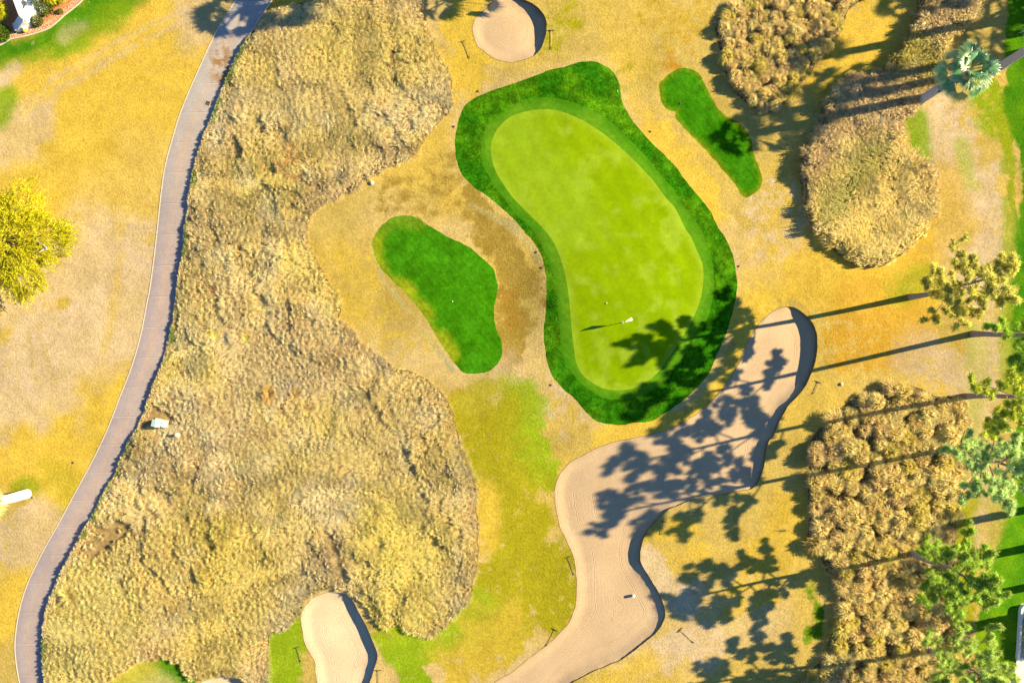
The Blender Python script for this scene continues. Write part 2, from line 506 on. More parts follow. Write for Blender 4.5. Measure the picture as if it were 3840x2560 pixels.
pathR = T(1, (1960, -180), (1900, -80), (1855, 0), (1790, 100), (1720, 215), (1625, 370), (1545, 540), (1490, 680), (1430, 830), (1385, 940), (1345, 1060), (1315, 1180), (1290, 1340), (1272, 1500)) + T(5, (1255, 0), (1250, 120), (1225, 280), (1200, 440), (1180, 600), (1150, 740), (1120, 870), (1075, 990), (1025, 1120), (985, 1240), (945, 1340), (880, 1450), (820, 1568)) + T(9, (790, 130), (720, 240), (650, 380), (560, 540), (480, 690), (400, 840), (350, 960), (310, 1080), (292, 1200), (290, 1400), (305, 1568), (330, 1660), (380, 1780))
P['meadow'] = (T(2, (1090, -40), (1140, 100), (1180, 200), (1210, 300), (1250, 400), (1310, 480), (1338, 560), (1335, 680), (1310, 780), (1230, 860), (1170, 940), (1090, 1040), (1000, 1100), (880, 1160), (780, 1230), (720, 1275), (560, 1350), (430, 1420), (370, 1480))
    + T(6, (350, 0), (370, 120), (420, 230), (480, 330), (540, 440), (580, 540), (565, 600), (640, 680), (700, 760), (800, 850), (880, 890), (960, 960), (1040, 965), (1150, 1020), (1230, 1080), (1300, 1160), (1350, 1260), (1370, 1370), (1400, 1500))
    + T(10, (1410, 0), (1450, 90), (1490, 180), (1510, 300), (1515, 480), (1512, 620), (1520, 700), (1490, 860), (1450, 1000), (1380, 1080), (1300, 1180), (1220, 1230), (1140, 1245), (1060, 1215), (990, 1180), (900, 1185), (840, 1160), (790, 1100), (750, 1020), (680, 955), (620, 930), (500, 922), (400, 945), (330, 1000), (300, 1090), (230, 1170), (170, 1200), (100, 1240), (85, 1400), (75, 1600), (60, 1700))
    + T(9, (1700, 1700), (1660, 1590), (1640, 1540), (1570, 1500), (1480, 1500), (1400, 1530), (1330, 1560), (1300, 1520), (1240, 1455), (1150, 1400), (1050, 1392), (960, 1415), (860, 1475), (740, 1560), (640, 1640), (330, 1650))
    + T(9, (250, 1500), (220, 1300), (230, 1150), (280, 960), (350, 830), (520, 500), (680, 220)) + T(5, (860, 1300), (980, 1050), (1060, 820), (1120, 560), (1160, 300), (1190, 60)) + T(1, (1200, 1400), (1260, 1100), (1370, 830), (1480, 600), (1600, 350), (1690, 220)) + T(2, (60, 100), (150, 70), (260, 30), (400, -10), (600, -40)))
P['bed_upper'] = T(3, (1620, 10), (1520, 50), (1410, 130), (1388, 200), (1410, 300), (1440, 430), (1480, 560), (1530, 640), (1600, 700), (1680, 755), (1750, 772)) + T(4, (80, 740), (170, 640), (240, 560), (300, 490), (340, 400), (450, 280), (510, 180), (545, 80), (610, 20), (680, -60), (300, -120), (0, -100))
P['bed_middle'] = T(4, (1470, -60), (1430, 80), (1330, 200), (1200, 330), (1180, 460), (1140, 590), (1030, 720), (980, 770), (920, 870), (930, 1000), (1060, 1110), (1120, 1220), (1140, 1350), (1130, 1450), (1090, 1568)) + T(8, (1020, 90), (900, 180), (800, 230), (680, 262), (600, 250), (520, 210), (440, 150), (370, 70)) + T(4, (300, 1568), (255, 1420), (225, 1280), (220, 1150), (255, 1000), (320, 880), (350, 800), (420, 650), (500, 550), (620, 510), (760, 490), (850, 410), (930, 290), (980, 200), (1020, 80), (1060, -60))
P['bed_lower'] = T(8, (290, 1568), (285, 1480), (320, 1400), (420, 1290), (520, 1200), (640, 1130), (760, 1090), (830, 1055), (960, 1065), (1060, 1095), (1150, 1140), (1250, 1140), (1330, 1210), (1360, 1330), (1330, 1430)) + T(12, (1330, 0), (1365, 100), (1355, 220), (1320, 340), (1290, 420), (1285, 500), (1270, 700), (1270, 900), (1285, 1050), (1280, 1200), (1285, 1320), (1260, 1400), (1200, 1460), (1170, 1620), (250, 1640), (240, 1560), (300, 1470), (375, 1400), (425, 1250), (455, 1180), (480, 1050), (480, 950), (440, 880), (390, 780), (340, 680), (270, 580), (278, 420), (272, 300), (275, 150))
kerb_line = [(-30, 185), (18, 162), (40, 148), (75, 141), (110, 133), (150, 121), (185, 107), (215, 84), (240, 60), (265, 40), (300, 10), (330, -25)]
P['mulch'] = kerb_line + [(330, -80), (-60, -80), (-60, 185)]
P['paving'] = [(3815, 2470), (3812, 2500), (3806, 2520), (3803, 2600), (4200, 2640), (4200, 2250), (3830, 2262), (3822, 2275), (3818, 2360)]

def jag(poly, a, sc, seed):
    n = len(poly)
    d = np.roll(poly, -1, 0) - np.roll(poly, 1, 0)
    nrm = np.stack([d[:, 1], -d[:, 0]], 1) / (np.linalg.norm(d, axis=1)[:, None] + 1e-9)
    o = (vnoise(poly[:, 0], poly[:, 1], sc, seed) - .5) * 2 * a + rng.uniform(-1, 1, n) * a * .25
    return poly + nrm * o[:, None]

R = {}
for k, v in P.items():
    R[k] = spline(wl(v), True, 0.33)
for k, a in (('collar', .07), ('fringe', .04), ('lobe_west', .09), ('lobe_east', .06), ('bunker_round', .04), ('bunker_big', .05), ('bunker_pale', .05), ('meadow', .15), ('knoll', .15)):
    R[k] = jag(R[k], a, 0.8, hash(len(k)) % 97)
def resamp(line, n):
    line = spline(wl(line), False, 0.2)
    s = np.r_[0, np.cumsum(np.linalg.norm(np.diff(line, axis=0), axis=1))]
    t = np.linspace(0, s[-1], n)
    return np.stack([np.interp(t, s, line[:, 0]), np.interp(t, s, line[:, 1])], 1)
NP = 260
PL, PR = resamp(pathL, NP), resamp(pathR, NP)
R['path'] = np.r_[PL, PR[::-1]]

# ------------------------------------------------------------------ terrain
HUMPS = [(F((1380, 560))[0], 9.0, 0.55), (F((1330, 250))[0], 6.0, 0.35), (F((1480, 760))[0], 7.0, 0.45), (F((1195, 720))[0], 3.2, -0.45), (F((1180, 610))[0], 3.0, -0.25),
         (F((930, 620))[0], 6.0, 0.25), (F((1600, 1400))[0], 6.0, 0.3), (F((1900, 700))[0], 6.0, 0.35), (F((1250, 1200))[0], 6.0, -0.2), (F((240, 1540))[0], 2.4, 0.5), (F((210, 1500))[0], 3, .2)]

def gz(x, y):
    x = np.asarray(x, float); y = np.asarray(y, float)
    z = (fbm(x, y, 9.0, 3, 2) - .5) * 0.35
    for p, r, a in HUMPS:
        cx, cy = w(p)
        z = z + a * np.exp(-((x - cx) ** 2 + (y - cy) ** 2) / (2 * r * r))
    edge = np.maximum(np.abs(x) - 62, np.abs(y) - 45)
    return z * (1 - sstep(0, 12, edge))

def gz1(x, y):
    return float(gz(np.array([x]), np.array([y]))[0])

# ------------------------------------------------------------------ turf colours (the grass's own colour, with some slope shade painted in)
dry = np.array((.43, .335, .105)); gold = np.array((.52, .38, .062)); pale = np.array((.48, .385, .265)); olive = np.array((.30, .285, .016))
lush = np.array((.07, .21, .007)); brown = np.array((.28, .205, .045)); orange = np.array((.40, .225, .03)); lime = np.array((.25, .345, .015)); deep = np.array((.022, .135, .004))
def poly_px(*pts):
    return wl(F(*pts))
FIELDS = [  # polyline, half width (m), softness (m), colour, strength
    (poly_px((0, 200), (150, 200), (330, 180), (430, 130), (470, 60)), 9, 9, gold, .85),
    (poly_px((40, 320), (200, 300), (330, 330)), 4, 5, gold, .6),
    (poly_px((0, 330), (120, 240), (280, 150)), .7, 2, gold, .7),
    (poly_px((60, 640), (250, 500), (330, 420)), 3, 5, gold * .7 + pale * .3, .6),
    (poly_px((120, 1020), (220, 900), (290, 800)), 3.5, 4, gold, .8),
    (poly_px((20, 1000), (100, 1060), (180, 960)), 3, 4, gold, .8),
    (poly_px((10, 1420), (40, 1350), (90, 1230), (150, 1120)), 1.3, 2.5, gold, .9),
    (poly_px((200, 600), (300, 640), (300, 750), (180, 760), (100, 850), (10, 880)), 3.5, 4, pale, .85),
    (poly_px((0, 620), (30, 700), (90, 720)), 2, 4, pale, .6),
    (poly_px((0, 1250), (60, 1240), (80, 1190)), 1.8, 2.5, pale * .95, .8),
    (poly_px((0, 320), (50, 290)), 2.5, 2.5, pale, .7),
    (poly_px((0, 520), (60, 460)), 2.5, 3, gold, .8),
    (poly_px((480, 20), (450, 50)), 1.6, 2.5, pale * .9, .7),
    # faint wheel tracks
    (wl(T(1, (200, 800), (330, 560), (560, 440), (830, 280), (1050, 170), (1280, 60))), .12, .45, pale * .95, .6),
    (wl(T(1, (270, 840), (400, 610), (620, 490), (890, 330), (1110, 220), (1330, 120))), .12, .45, pale * .95, .5),
    (wl(T(1, (160, 780), (330, 600), (640, 400), (900, 260), (1200, 130))), .12, .4, gold * 1.05, .6),
    (wl(T(5, (190, 720), (222, 830), (225, 960), (270, 1080))), .08, .35, brown * 1.3, .5),
    (wl(T(5, (270, 720), (300, 830), (340, 960), (390, 1060))), .08, .35, brown * 1.4, .4),
    (wl(T(5, (820, 180), (790, 420), (760, 640), (700, 860))), .15, .5, gold, .45),
    (wl(T(5, (720, 220), (690, 420), (640, 640))), .15, .5, pale * 1.05, .5),
    (wl(T(8, (740, 500), (860, 380), (1010, 290), (1150, 200), (1260, 40))), .12, .4, orange * .8 + gold * .3, .6),
    (wl(T(8, (800, 540), (930, 420), (1080, 330), (1220, 240), (1330, 60))), .12, .4, pale, .5),
    (wl(T(4, (1050, 1010), (1150, 940), (1280, 870), (1500, 850))), .08, .3, brown, .5),
    (wl(T(8, (200, 360), (320, 480), (460, 600))), .10, .4, pale, .4),
    (wl(T(3, (850, 560), (700, 720), (620, 300))), .15, .5, pale, .3),
    # garden-side lawn
    (poly_px((-40, 135), (0, 128), (60, 108), (120, 82), (180, 48), (240, 14), (300, -20)), .9, 2.2, lush, 1.0),
    (poly_px((-40, 175), (30, 150), (90, 130), (150, 105), (220, 66), (290, 20)), .3, 1.6, lime * .7 + lush * .3, .7),
    (poly_px((-20, 250), (20, 220)), .8, 1.8, lime * .6 + lush * .4, .9),
    (poly_px((-10, 185), (15, 175), (35, 158)), .7, .9, pale, .9),
    (poly_px((100, 58), (108, 50), (118, 42)), .1, .6, pale, .7),
    (poly_px((150, 82), (170, 70), (190, 60)), .2, .9, pale * .9, .45),
    (poly_px((70, 1120), (50, 1130)), .5, 1.4, olive * .6 + lush * .4, .9),
    (poly_px((130, 1100), (170, 1140)), 1, 2.2, olive, .5),
    # centre
    (poly_px((1050, 160), (1075, 110), (1060, 60), (1070, 20)), 1.3, 2.6, gold, .9),
    (poly_px((1130, 160), (1080, 200)), 1.0, 2.2, gold, .5),
    (poly_px((1270, 100), (1290, 40)), 1.2, 3, olive, .6),
    (poly_px((1500, 40), (1570, 60), (1600, 30)), 1.2, 3, gold * .8, .6),
    (poly_px((1600, 130), (1590, 110)), .3, 1.4, orange, .6),
    (poly_px((1540, 150), (1565, 165)), .3, 1.2, orange, .8),
    (poly_px((1420, 170), (1450, 160)), .8, 2.5, olive, .4),
    (poly_px((1500, 320), (1560, 400), (1620, 480), (1660, 560)), 1.1, 2.2, gold, .95),
    (poly_px((1690, 600), (1760, 560), (1800, 480)), 2, 4, pale, .5),
    (poly_px((900, 440), (1000, 450), (1060, 400)), 1.6, 3, brown, .55),
    (poly_px((1090, 480), (1150, 560), (1190, 640), (1185, 740), (1170, 800)), 1.1, 2.2, brown, .9),  # brown strip paints the shade of the west-facing slope into the turf
    (poly_px((1230, 590), (1250, 640), (1242, 700)), .4, 1.0, brown * .9, .6),  # same slope shade painted beside the collar
    (poly_px((1170, 680), (1180, 730)), .5, 1.3, orange * .6, .5),
    (poly_px((860, 560), (880, 640), (960, 740), (1040, 850)), .12, .35, np.array((.34, .33, .20)), .8),
    (poly_px((1080, 470), (1180, 520), (1240, 600)), .15, .5, np.array((.42, .40, .22)), .5),
    (poly_px((800, 600), (850, 720), (930, 790)), 1.5, 3, gold * .8 + olive * .2, .45),
    (poly_px((1090, 940), (1060, 930)), .8, 2, orange, .6),
    (poly_px((1130, 900), (1200, 890), (1280, 900), (1310, 960)), 1.5, 3, pale, .5),
    (poly_px((1190, 940), (1210, 1000), (1230, 1070)), 1.6, 2.6, lime, .95),
    (poly_px((1170, 970), (1190, 1040)), .7, 1.8, lush * .5 + lime * .5, .75),
    (poly_px((1110, 960), (1150, 1080), (1180, 1160), (1190, 1300), (1150, 1420)), 2.4, 3.0, olive, .9),
    (poly_px((1120, 1120), (1125, 1250)), .5, 1.5, gold, .8),
    (poly_px((1270, 1280), (1300, 1340), (1270, 1420)), 1.2, 2.4, olive * .9, .9),
    (poly_px((880, 1460), (960, 1490), (1050, 1460), (1110, 1400)), 1.0, 2.0, lime, .9),
    (poly_px((930, 1520), (960, 1568)), 1.2, 2.0, lime * .7 + lush * .3, .9),
    (poly_px((640, 1568), (640, 1480), (680, 1440)), 1.6, 2.2, lime * .8 + lush * .2, 1.0),
    (poly_px((1060, 1520), (1150, 1450)), 1.5, 3, gold * .7 + olive * .3, .8),
    (poly_px((820, 1450), (860, 1440)), .6, 1.4, brown, .5),
    # between big bunker and lower bed
    (poly_px((1500, 1240), (1560, 1220), (1600, 1250)), .8, 1.8, gold, .7),
    (poly_px((1490, 1290), (1520, 1340), (1560, 1380), (1600, 1360)), .7, 1.8, pale * 1.05, .9),
    (poly_px((1440, 1540), (1520, 1500), (1640, 1480)), 1.0, 2.5, pale, .7),
    (poly_px((1400, 1560), (1480, 1530)), .6, 1.8, gold, .8),
    (poly_px((1700, 1350), (1800, 1260), (1840, 1180)), 1.6, 3.5, gold * .9, .7),
    (poly_px((1860, 1360), (1880, 1400), (1870, 1450)), .5, 1.2, lush * .7 + olive * .3, .8),
    (poly_px((1700, 820), (1680, 870), (1600, 960), (1500, 990), (1380, 1010)), .8, 1.4, gold, .95),
    (poly_px((1700, 740), (1740, 700)), 1, 2, gold, .8),
    # right side
    (poly_px((1900, 640), (1980, 600), (2060, 620), (2100, 680)), 2.6, 4, gold * .85 + orange * .15, .95),
    (poly_px((1980, 700), (2080, 740), (2040, 800), (1960, 780)), 2, 3, orange * .7 + gold * .3, .7),
    (poly_px((2060, 620), (2140, 540), (2200, 480)), 1.5, 3, orange * .3 + gold * .7, .75),
    (poly_px((1720, 640), (1760, 740)), 1.5, 3, gold, .5),
    (poly_px((1960, 90), (1900, 190), (2000, 60)), 2.0, 3.5, gold * .9 + orange * .1, .8),
    (poly_px((2170, 300), (2200, 380), (2240, 480), (2260, 600)), 2.2, 3.5, pale, .8),
    (poly_px((2180, 430), (2200, 520)), 1, 2.5, gold * .7 + orange * .2, .7),
    (poly_px((2100, 280), (2110, 350)), .6, 1.5, lime * .6 + lush * .3, .9),
    (poly_px((2260, 200), (2280, 280)), .9, 2, lime * .9, .8),
    (poly_px((2210, 330), (2230, 420)), .3, 1, lime, .5),
    (poly_px((2120, 830), (2200, 860), (2260, 830)), 2, 3, pale * .85, .7),
    (poly_px((2240, 760), (2250, 880), (2230, 1020)), .6, 1.0, olive * .5 + lime * .5, .95),
    (poly_px((2080, 660), (2120, 640)), .8, 1.6, lime * .8, .6),
    (poly_px((2280, 650), (2270, 900), (2270, 1100), (2250, 1250)), 1.2, 2, pale, .55),
    (poly_px((2225, 1150), (2210, 1300), (2200, 1480)), .5, 1.2, olive * .8 + lime * .2, .9),
    (poly_px((2300, 1130), (2290, 1240)), .6, 1.5, olive, .6),
    (poly_px((2310, 280), (2325, 400), (2320, 560), (2315, 700), (2320, 900)), .35, 1.0, lime * .6 + olive * .3, .8),
    (poly_px((2420, -60), (2370, 30), (2365, 150), (2370, 250), (2400, 350), (2400, 420)), 2.6, .8, lush * .8 + deep * .2, 1.0),
    (poly_px((2400, 400), (2392, 560), (2380, 700), (2390, 900), (2380, 1080), (2400, 1200)), 2.4, .9, lush, 1.0),
    (poly_px((2380, 1230), (2340, 1340), (2330, 1420), (2350, 1568), (2350, 1700)), 3.0, 1.1, lush * 1.15, 1.0),
    (poly_px((2300, 1470), (2300, 1568), (2300, 1700)), 2.2, 1.5, lush * .7 + lime * .3, .9),
]
COLLAR_W = R['collar']

TURF_K = 0.89
TURF_X = {}
def turf_col(region, x, y):
    n = len(x)
    n1 = fbm(x, y, 6.0, 11, 3); n2 = fbm(x, y, 2.2, 23, 3); n3 = fbm(x, y, 14, 31, 2)
    if region == 'ground' or region == 'knoll':
        c = np.tile(dry, (n, 1))
        k = sstep(.40, .72, n1)[:, None]
        c = c * (1 - .55 * k) + gold * .55 * k
        k = sstep(.5, .75, n3)[:, None]
        c = c * (1 - .5 * k) + pale * .5 * k
        k = (sstep(.52, .8, fbm(x, y, 3.2, 77, 3)) * .45)[:, None]
        c = c * (1 - k) + brown * 1.15 * k
        if region == 'knoll':
            e = dist_poly(wl(T(9, (1130, 1420), (1220, 1470), (1330, 1560))), x, y)
            c = np.tile(pale * .5 + lime * .5, (n, 1))
            k = (1 - sstep(.4, 2.2, e))[:, None]
            c = c * (1 - k) + lush * k
            k = (.7 * (1 - sstep(.2, 2.5, dist_poly(wl(T(9, (800, 1568), (1000, 1460))), x, y))))[:, None]
            return c * (1 - k) + olive * k
        wob = (n2 - .5) * 2
        W = np.zeros(n); c2 = c.copy()
        for line, hw, soft, col, s in FIELDS:
            lx0, ly0 = line.min(0) - hw - soft * 1.6; lx1, ly1 = line.max(0) + hw + soft * 1.6
            m = (x > lx0) & (x < lx1) & (y > ly0) & (y < ly1)
            if not m.any():
                continue
            d = dist_poly(line, x[m], y[m]) + wob[m] * soft * .75
            k = (s * (1 - sstep(hw, hw + soft, d)))[:, None]
            cv = col[None, :] * (1 + (fbm(x[m], y[m], 1.6, 55, 3)[:, None] - .5) * (np.array((1.6, .7, .3)) if col[0] < .15 else np.array((.25, .25, .5))))
            A = 1 - (1 - W[m]) * (1 - k[:, 0])
            c2[m] = np.where(A[:, None] > 1e-4, (np.clip(cv, .003, .9) * k + c2[m] * (W[m] * (1 - k[:, 0]))[:, None]) / np.maximum(A, 1e-4)[:, None], c2[m])
            W[m] = A
        # bleached strip just outside the watered collar
        d = dist_poly(COLLAR_W, x, y, True)
        k = (.55 * (1 - sstep(.2, 1.2, d)))[:, None]
        c = c * (1 - k) + (gold * .4 + pale * .6) * k
        TURF_X['c2'] = c2; TURF_X['W'] = W
        return c
    if region == 'collar':
        c = np.tile(deep, (n, 1))
        k = sstep(.35, .75, n2)[:, None]
        c = c * (1 - .65 * k) + np.array((.080, .225, .006)) * .7 * k
        k = (sstep(.55, .8, n1) * sstep(0, 8, y - w((0, 1000))[1] + 2))[:, None]
        c = c * (1 - .6 * k) + np.array((.10, .27, .012)) * .6 * k
        return c
    if region == 'fringe':
        c = np.tile(np.array((.085, .245, .010)), (n, 1))
        k = sstep(.4, .7, n2)[:, None]
        c = c * (1 - .4 * k) + np.array((.13, .29, .012)) * .4 * k
        d = dist_poly(R['fringe'], x, y, True)
        k = (.75 * (1 - sstep(0, 1.0, d + (n2 - .5) * 1.2)))[:, None]
        return c * (1 - k) + np.array((.045, .19, .005)) * k
    if region == 'green':
        c = np.tile(np.array((.20, .33, .002)), (n, 1))
        k = sstep(.45, .7, n2)[:, None]
        c = c * (1 - .35 * k) + np.array((.25, .37, .006)) * .35 * k
        k = sstep(.45, .7, n3)[:, None]
        c = c * (1 - .4 * k) + np.array((.165, .30, .002)) * .4 * k
        d = dist_poly(R['green'], x, y, True)
        k = (.55 * (1 - sstep(.05, 1.0, d + (n2 - .5) * .6)))[:, None]
        c = c * (1 - k) + np.array((.27, .41, .03)) * k
        k = (.5 * sstep(.60, .74, fbm(x, y, 1.3, 91, 2)))[:, None]
        c = c * (1 - k) + np.array((.29, .42, .04)) * k
        k = (.55 * (1 - sstep(1, 6, dist_poly(wl(F((1180, 320), (1230, 400), (1300, 500))), x, y) + (n2 - .5) * 5)))[:, None]
        return c * (1 - k) + np.array((.25, .40, .02)) * k
    if region == 'lobe_west':
        c = np.tile(np.array((.035, .17, .003)), (n, 1))
        k = sstep(.35, .7, n2)[:, None]
        c = c * (1 - .5 * k) + np.array((.05, .24, .008)) * .5 * k
        d = dist_poly(wl(T(6, (830, 60), (830, 200), (920, 320), (1010, 410), (1130, 540), (1200, 660), (1330, 860))), x, y) + (n2 - .5) * 1.8
        k = (.8 * (1 - sstep(.0, 1.25, d)))[:, None]
        c = c * (1 - k) + (olive * .4 + lime * .6) * k
        k = (.6 * (1 - sstep(.2, 1.5, dist_poly(wl(T(2, (870, 1560), (980, 1490), (1120, 1510))), x, y) + (n2 - .5))))[:, None]
        return c * (1 - k) + np.array((.16, .26, .02)) * k
    if region == 'lobe_east':
        c = np.tile(np.array((.03, .16, .003)), (n, 1))
        k = sstep(.35, .7, n2)[:, None]
        c = c * (1 - .5 * k) + np.array((.05, .22, .008)) * .5 * k
        d = dist_poly(R['lobe_east'], x, y, True) + (n2 - .5) * .6
        k = (.35 * (1 - sstep(0, .6, d)))[:, None]
        return c * (1 - k) + olive * k
    return np.tile(dry, (n, 1))

# ------------------------------------------------------------------ one triangulation of the whole place, each triangle goes to one region
ORDER = ['bunker_round', 'bunker_big', 'bunker_pale', 'bunker_corner', 'path', 'paving', 'green', 'fringe', 'collar', 'lobe_west', 'lobe_east', 'knoll', 'mulch', 'meadow', 'bed_upper', 'bed_middle', 'bed_lower']
vs, ed = [], []
for k in ORDER:
    poly = R[k]; b = len(vs)
    vs += [Vector((float(p[0]), float(p[1]))) for p in poly]
    ed += [(b + i, b + (i + 1) % len(poly)) for i in range(len(poly))]
gx = np.arange(-61, 61.1, 0.44); gy = np.arange(-39, 44, 0.44)
GX, GY = np.meshgrid(gx, gy)
GX = GX + rng.uniform(-.13, .13, GX.shape); GY = GY + rng.uniform(-.13, .13, GY.shape)
vs += [Vector((float(a), float(c))) for a, c in zip(GX.ravel(), GY.ravel())]
for q in np.arange(-600, 601, 40.0):
    for r_ in np.arange(-600, 601, 40.0):
        if abs(q) > 62 or abs(r_) > 48:
            vs.append(Vector((q, r_)))
ov, oe, of, _, _, _ = delaunay_2d_cdt(vs, ed, [], 0, 1e-4, False)
V = np.array([(v.x, v.y) for v in ov])
TR = np.array([f for f in of if len(f) == 3])
cen = V[TR].mean(1)
owner = np.full(len(TR), -1)
for i, k in enumerate(ORDER):
    m = (owner < 0)
    idx = np.nonzero(m)[0]
    ins = inside(R[k], cen[idx, 0], cen[idx, 1])
    owner[idx[ins]] = i
VZ = gz(V[:, 0], V[:, 1])

def region_mesh(name, tri, z, mat, col_region=None, attrs=None, flip_up=True):
    used, inv = np.unique(tri, return_inverse=True)
    inv = inv.reshape(-1, 3)
    co = np.c_[V[used], z[used]]
    a, b, c = co[inv[:, 0]], co[inv[:, 1]], co[inv[:, 2]]
    cr = (b[:, 0] - a[:, 0]) * (c[:, 1] - a[:, 1]) - (b[:, 1] - a[:, 1]) * (c[:, 0] - a[:, 0])
    inv[cr < 0] = inv[cr < 0][:, ::-1]
    cols = turf_col(col_region, co[:, 0], co[:, 1]) * TURF_K if col_region else None
    me = mesh_np(name, co, inv.ravel(), np.full(len(inv), 3), cols, True)
    if col_region == 'ground':
        at = me.attributes.new('Patch', 'FLOAT_COLOR', 'POINT')
        at.data.foreach_set('color', np.c_[TURF_X['c2'] * TURF_K, np.ones(len(co))].astype(np.float32).ravel())
        at = me.attributes.new('Amount', 'FLOAT', 'POINT')
        at.data.foreach_set('value', TURF_X['W'].astype(np.float32))
    for an, fn in (attrs or {}).items():
        at = me.attributes.new(an, 'FLOAT', 'POINT')
        at.data.foreach_set('value', fn(co[:, 0], co[:, 1]).astype(np.float32))
    return link(name, me, mat)

names = {'green': 'putting_green', 'fringe': 'green_fringe', 'collar': 'green_collar', 'lobe_west': 'mown_apron', 'lobe_east': 'mown_apron', 'knoll': 'grass_knoll'}
tag(region_mesh('ground', TR[owner < 0], VZ, M['rough'], 'ground'), kind='structure')
for k in ('green', 'fringe', 'collar', 'lobe_west', 'lobe_east', 'knoll'):
    tri = TR[owner == ORDER.index(k)]
    mk = {'green': 'green', 'fringe': 'fringe', 'collar': 'collar', 'knoll': 'rough'}.get(k, 'lobe')
    tag(region_mesh(names[k], tri, VZ, M['knoll' if k == 'knoll' else mk], k), kind='structure')
HUM = []
_zone = [(wl(T(5, (1330, 80), (1420, 300), (1480, 520), (1700, 250))), 4.5), (wl(T(2, (60, 950), (250, 1150), (380, 1400))), 3.2), (wl(T(6, (900, 950), (1150, 1150), (1330, 1400))), 3.6), (wl(T(2, (1230, 500), (1260, 760), (1080, 950), (900, 900))), 3.0),
         (wl(T(9, (900, 100), (1250, 250), (1300, 500), (1150, 800))), 4.0), (wl(T(10, (620, 700), (760, 700), (900, 1050))), 3.2), (wl(T(6, (250, 650), (550, 800))), 2.5), (wl(T(10, (1250, 100), (1420, 500))), 2.5)]
_c = rng.uniform(0, 1, (9000, 3))
_mn, _mx = R['meadow'].min(0), R['meadow'].max(0)
for _a, _b, _r in _c:
    _p = _mn + (_mx - _mn) * np.array((_a, _b)); _rr = .55 + .55 * _r
    _z = min(float(dist_poly(l_, _p[:1], _p[1:])[0]) - h_ for l_, h_ in _zone)
    if _z < (_r - .5) * 1.6 and all((_p[0] - q[0]) ** 2 + (_p[1] - q[1]) ** 2 > (.72 * (_rr + q[2])) ** 2 for q in HUM):
        HUM.append((_p[0], _p[1], _rr))

def thatch(k, x, y):
    """height of the matted thatch above the ground inside a grass bed"""
    e = dist_poly(R[k], x, y, True)
    if k == 'meadow':
        e = np.minimum(e, dist_poly(PR, x, y))
        e = np.minimum(e, dist_poly(R['knoll'], x, y, True))
        e = np.minimum(e, dist_poly(R['bunker_pale'], x, y, True))
        gap = vnoise(x + y * .35, y * .5, 1.7, 51)
        a = .20 + .34 * fbm(x, y * .8, 2.1, 47, 2) * (.35 + .9 * vnoise(x, y, 9, 48))
        dm = np.zeros(len(x))
        for hx, hy, hr in HUM:
            m = (np.abs(x - hx) < hr) & (np.abs(y - hy) < hr)
            if m.any():
                d2 = ((x[m] - hx) ** 2 + (y[m] - hy) ** 2) / hr ** 2
                dm[m] = np.maximum(dm[m], np.sqrt(np.maximum(0, 1 - d2)))
        a = a * .7 + .30 * dm
        a = np.where(gap > .82, a * .25, a)
        bare = dist_poly(wl(T(9, (640, 640), (760, 560), (860, 500), (700, 620))), x, y) + (vnoise(x, y, 1.2, 8) - .5) * 3
        cc = w((585, 1574))
        clear = np.hypot((x - cc[0] + .3) / 2.3, (y - cc[1]) / 1.35)
        return a * sstep(.35, 1.3, e) * sstep(1.0, 2.0, bare) * sstep(1.0, 1.7, clear)
    if k == 'bed_middle':
        return (.55 + .35 * fbm(x, y, 1.6, 141, 2)) * sstep(.3, 1.1, e)
    return 0 * e
for k in ('meadow', 'bed_upper', 'bed_middle', 'bed_lower'):
    tri = TR[owner == ORDER.index(k)]
    zz = VZ.copy(); used = np.unique(tri)
    zz[used] += thatch(k, V[used, 0], V[used, 1]) - .05
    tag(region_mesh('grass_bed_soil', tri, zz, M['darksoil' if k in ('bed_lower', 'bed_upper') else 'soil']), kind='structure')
tag(region_mesh('mulch_bed', TR[owner == ORDER.index('mulch')], VZ, M['mulch']), kind='structure')
tag(region_mesh('paving', TR[owner == ORDER.index('paving')], VZ, M['paving']), kind='structure')

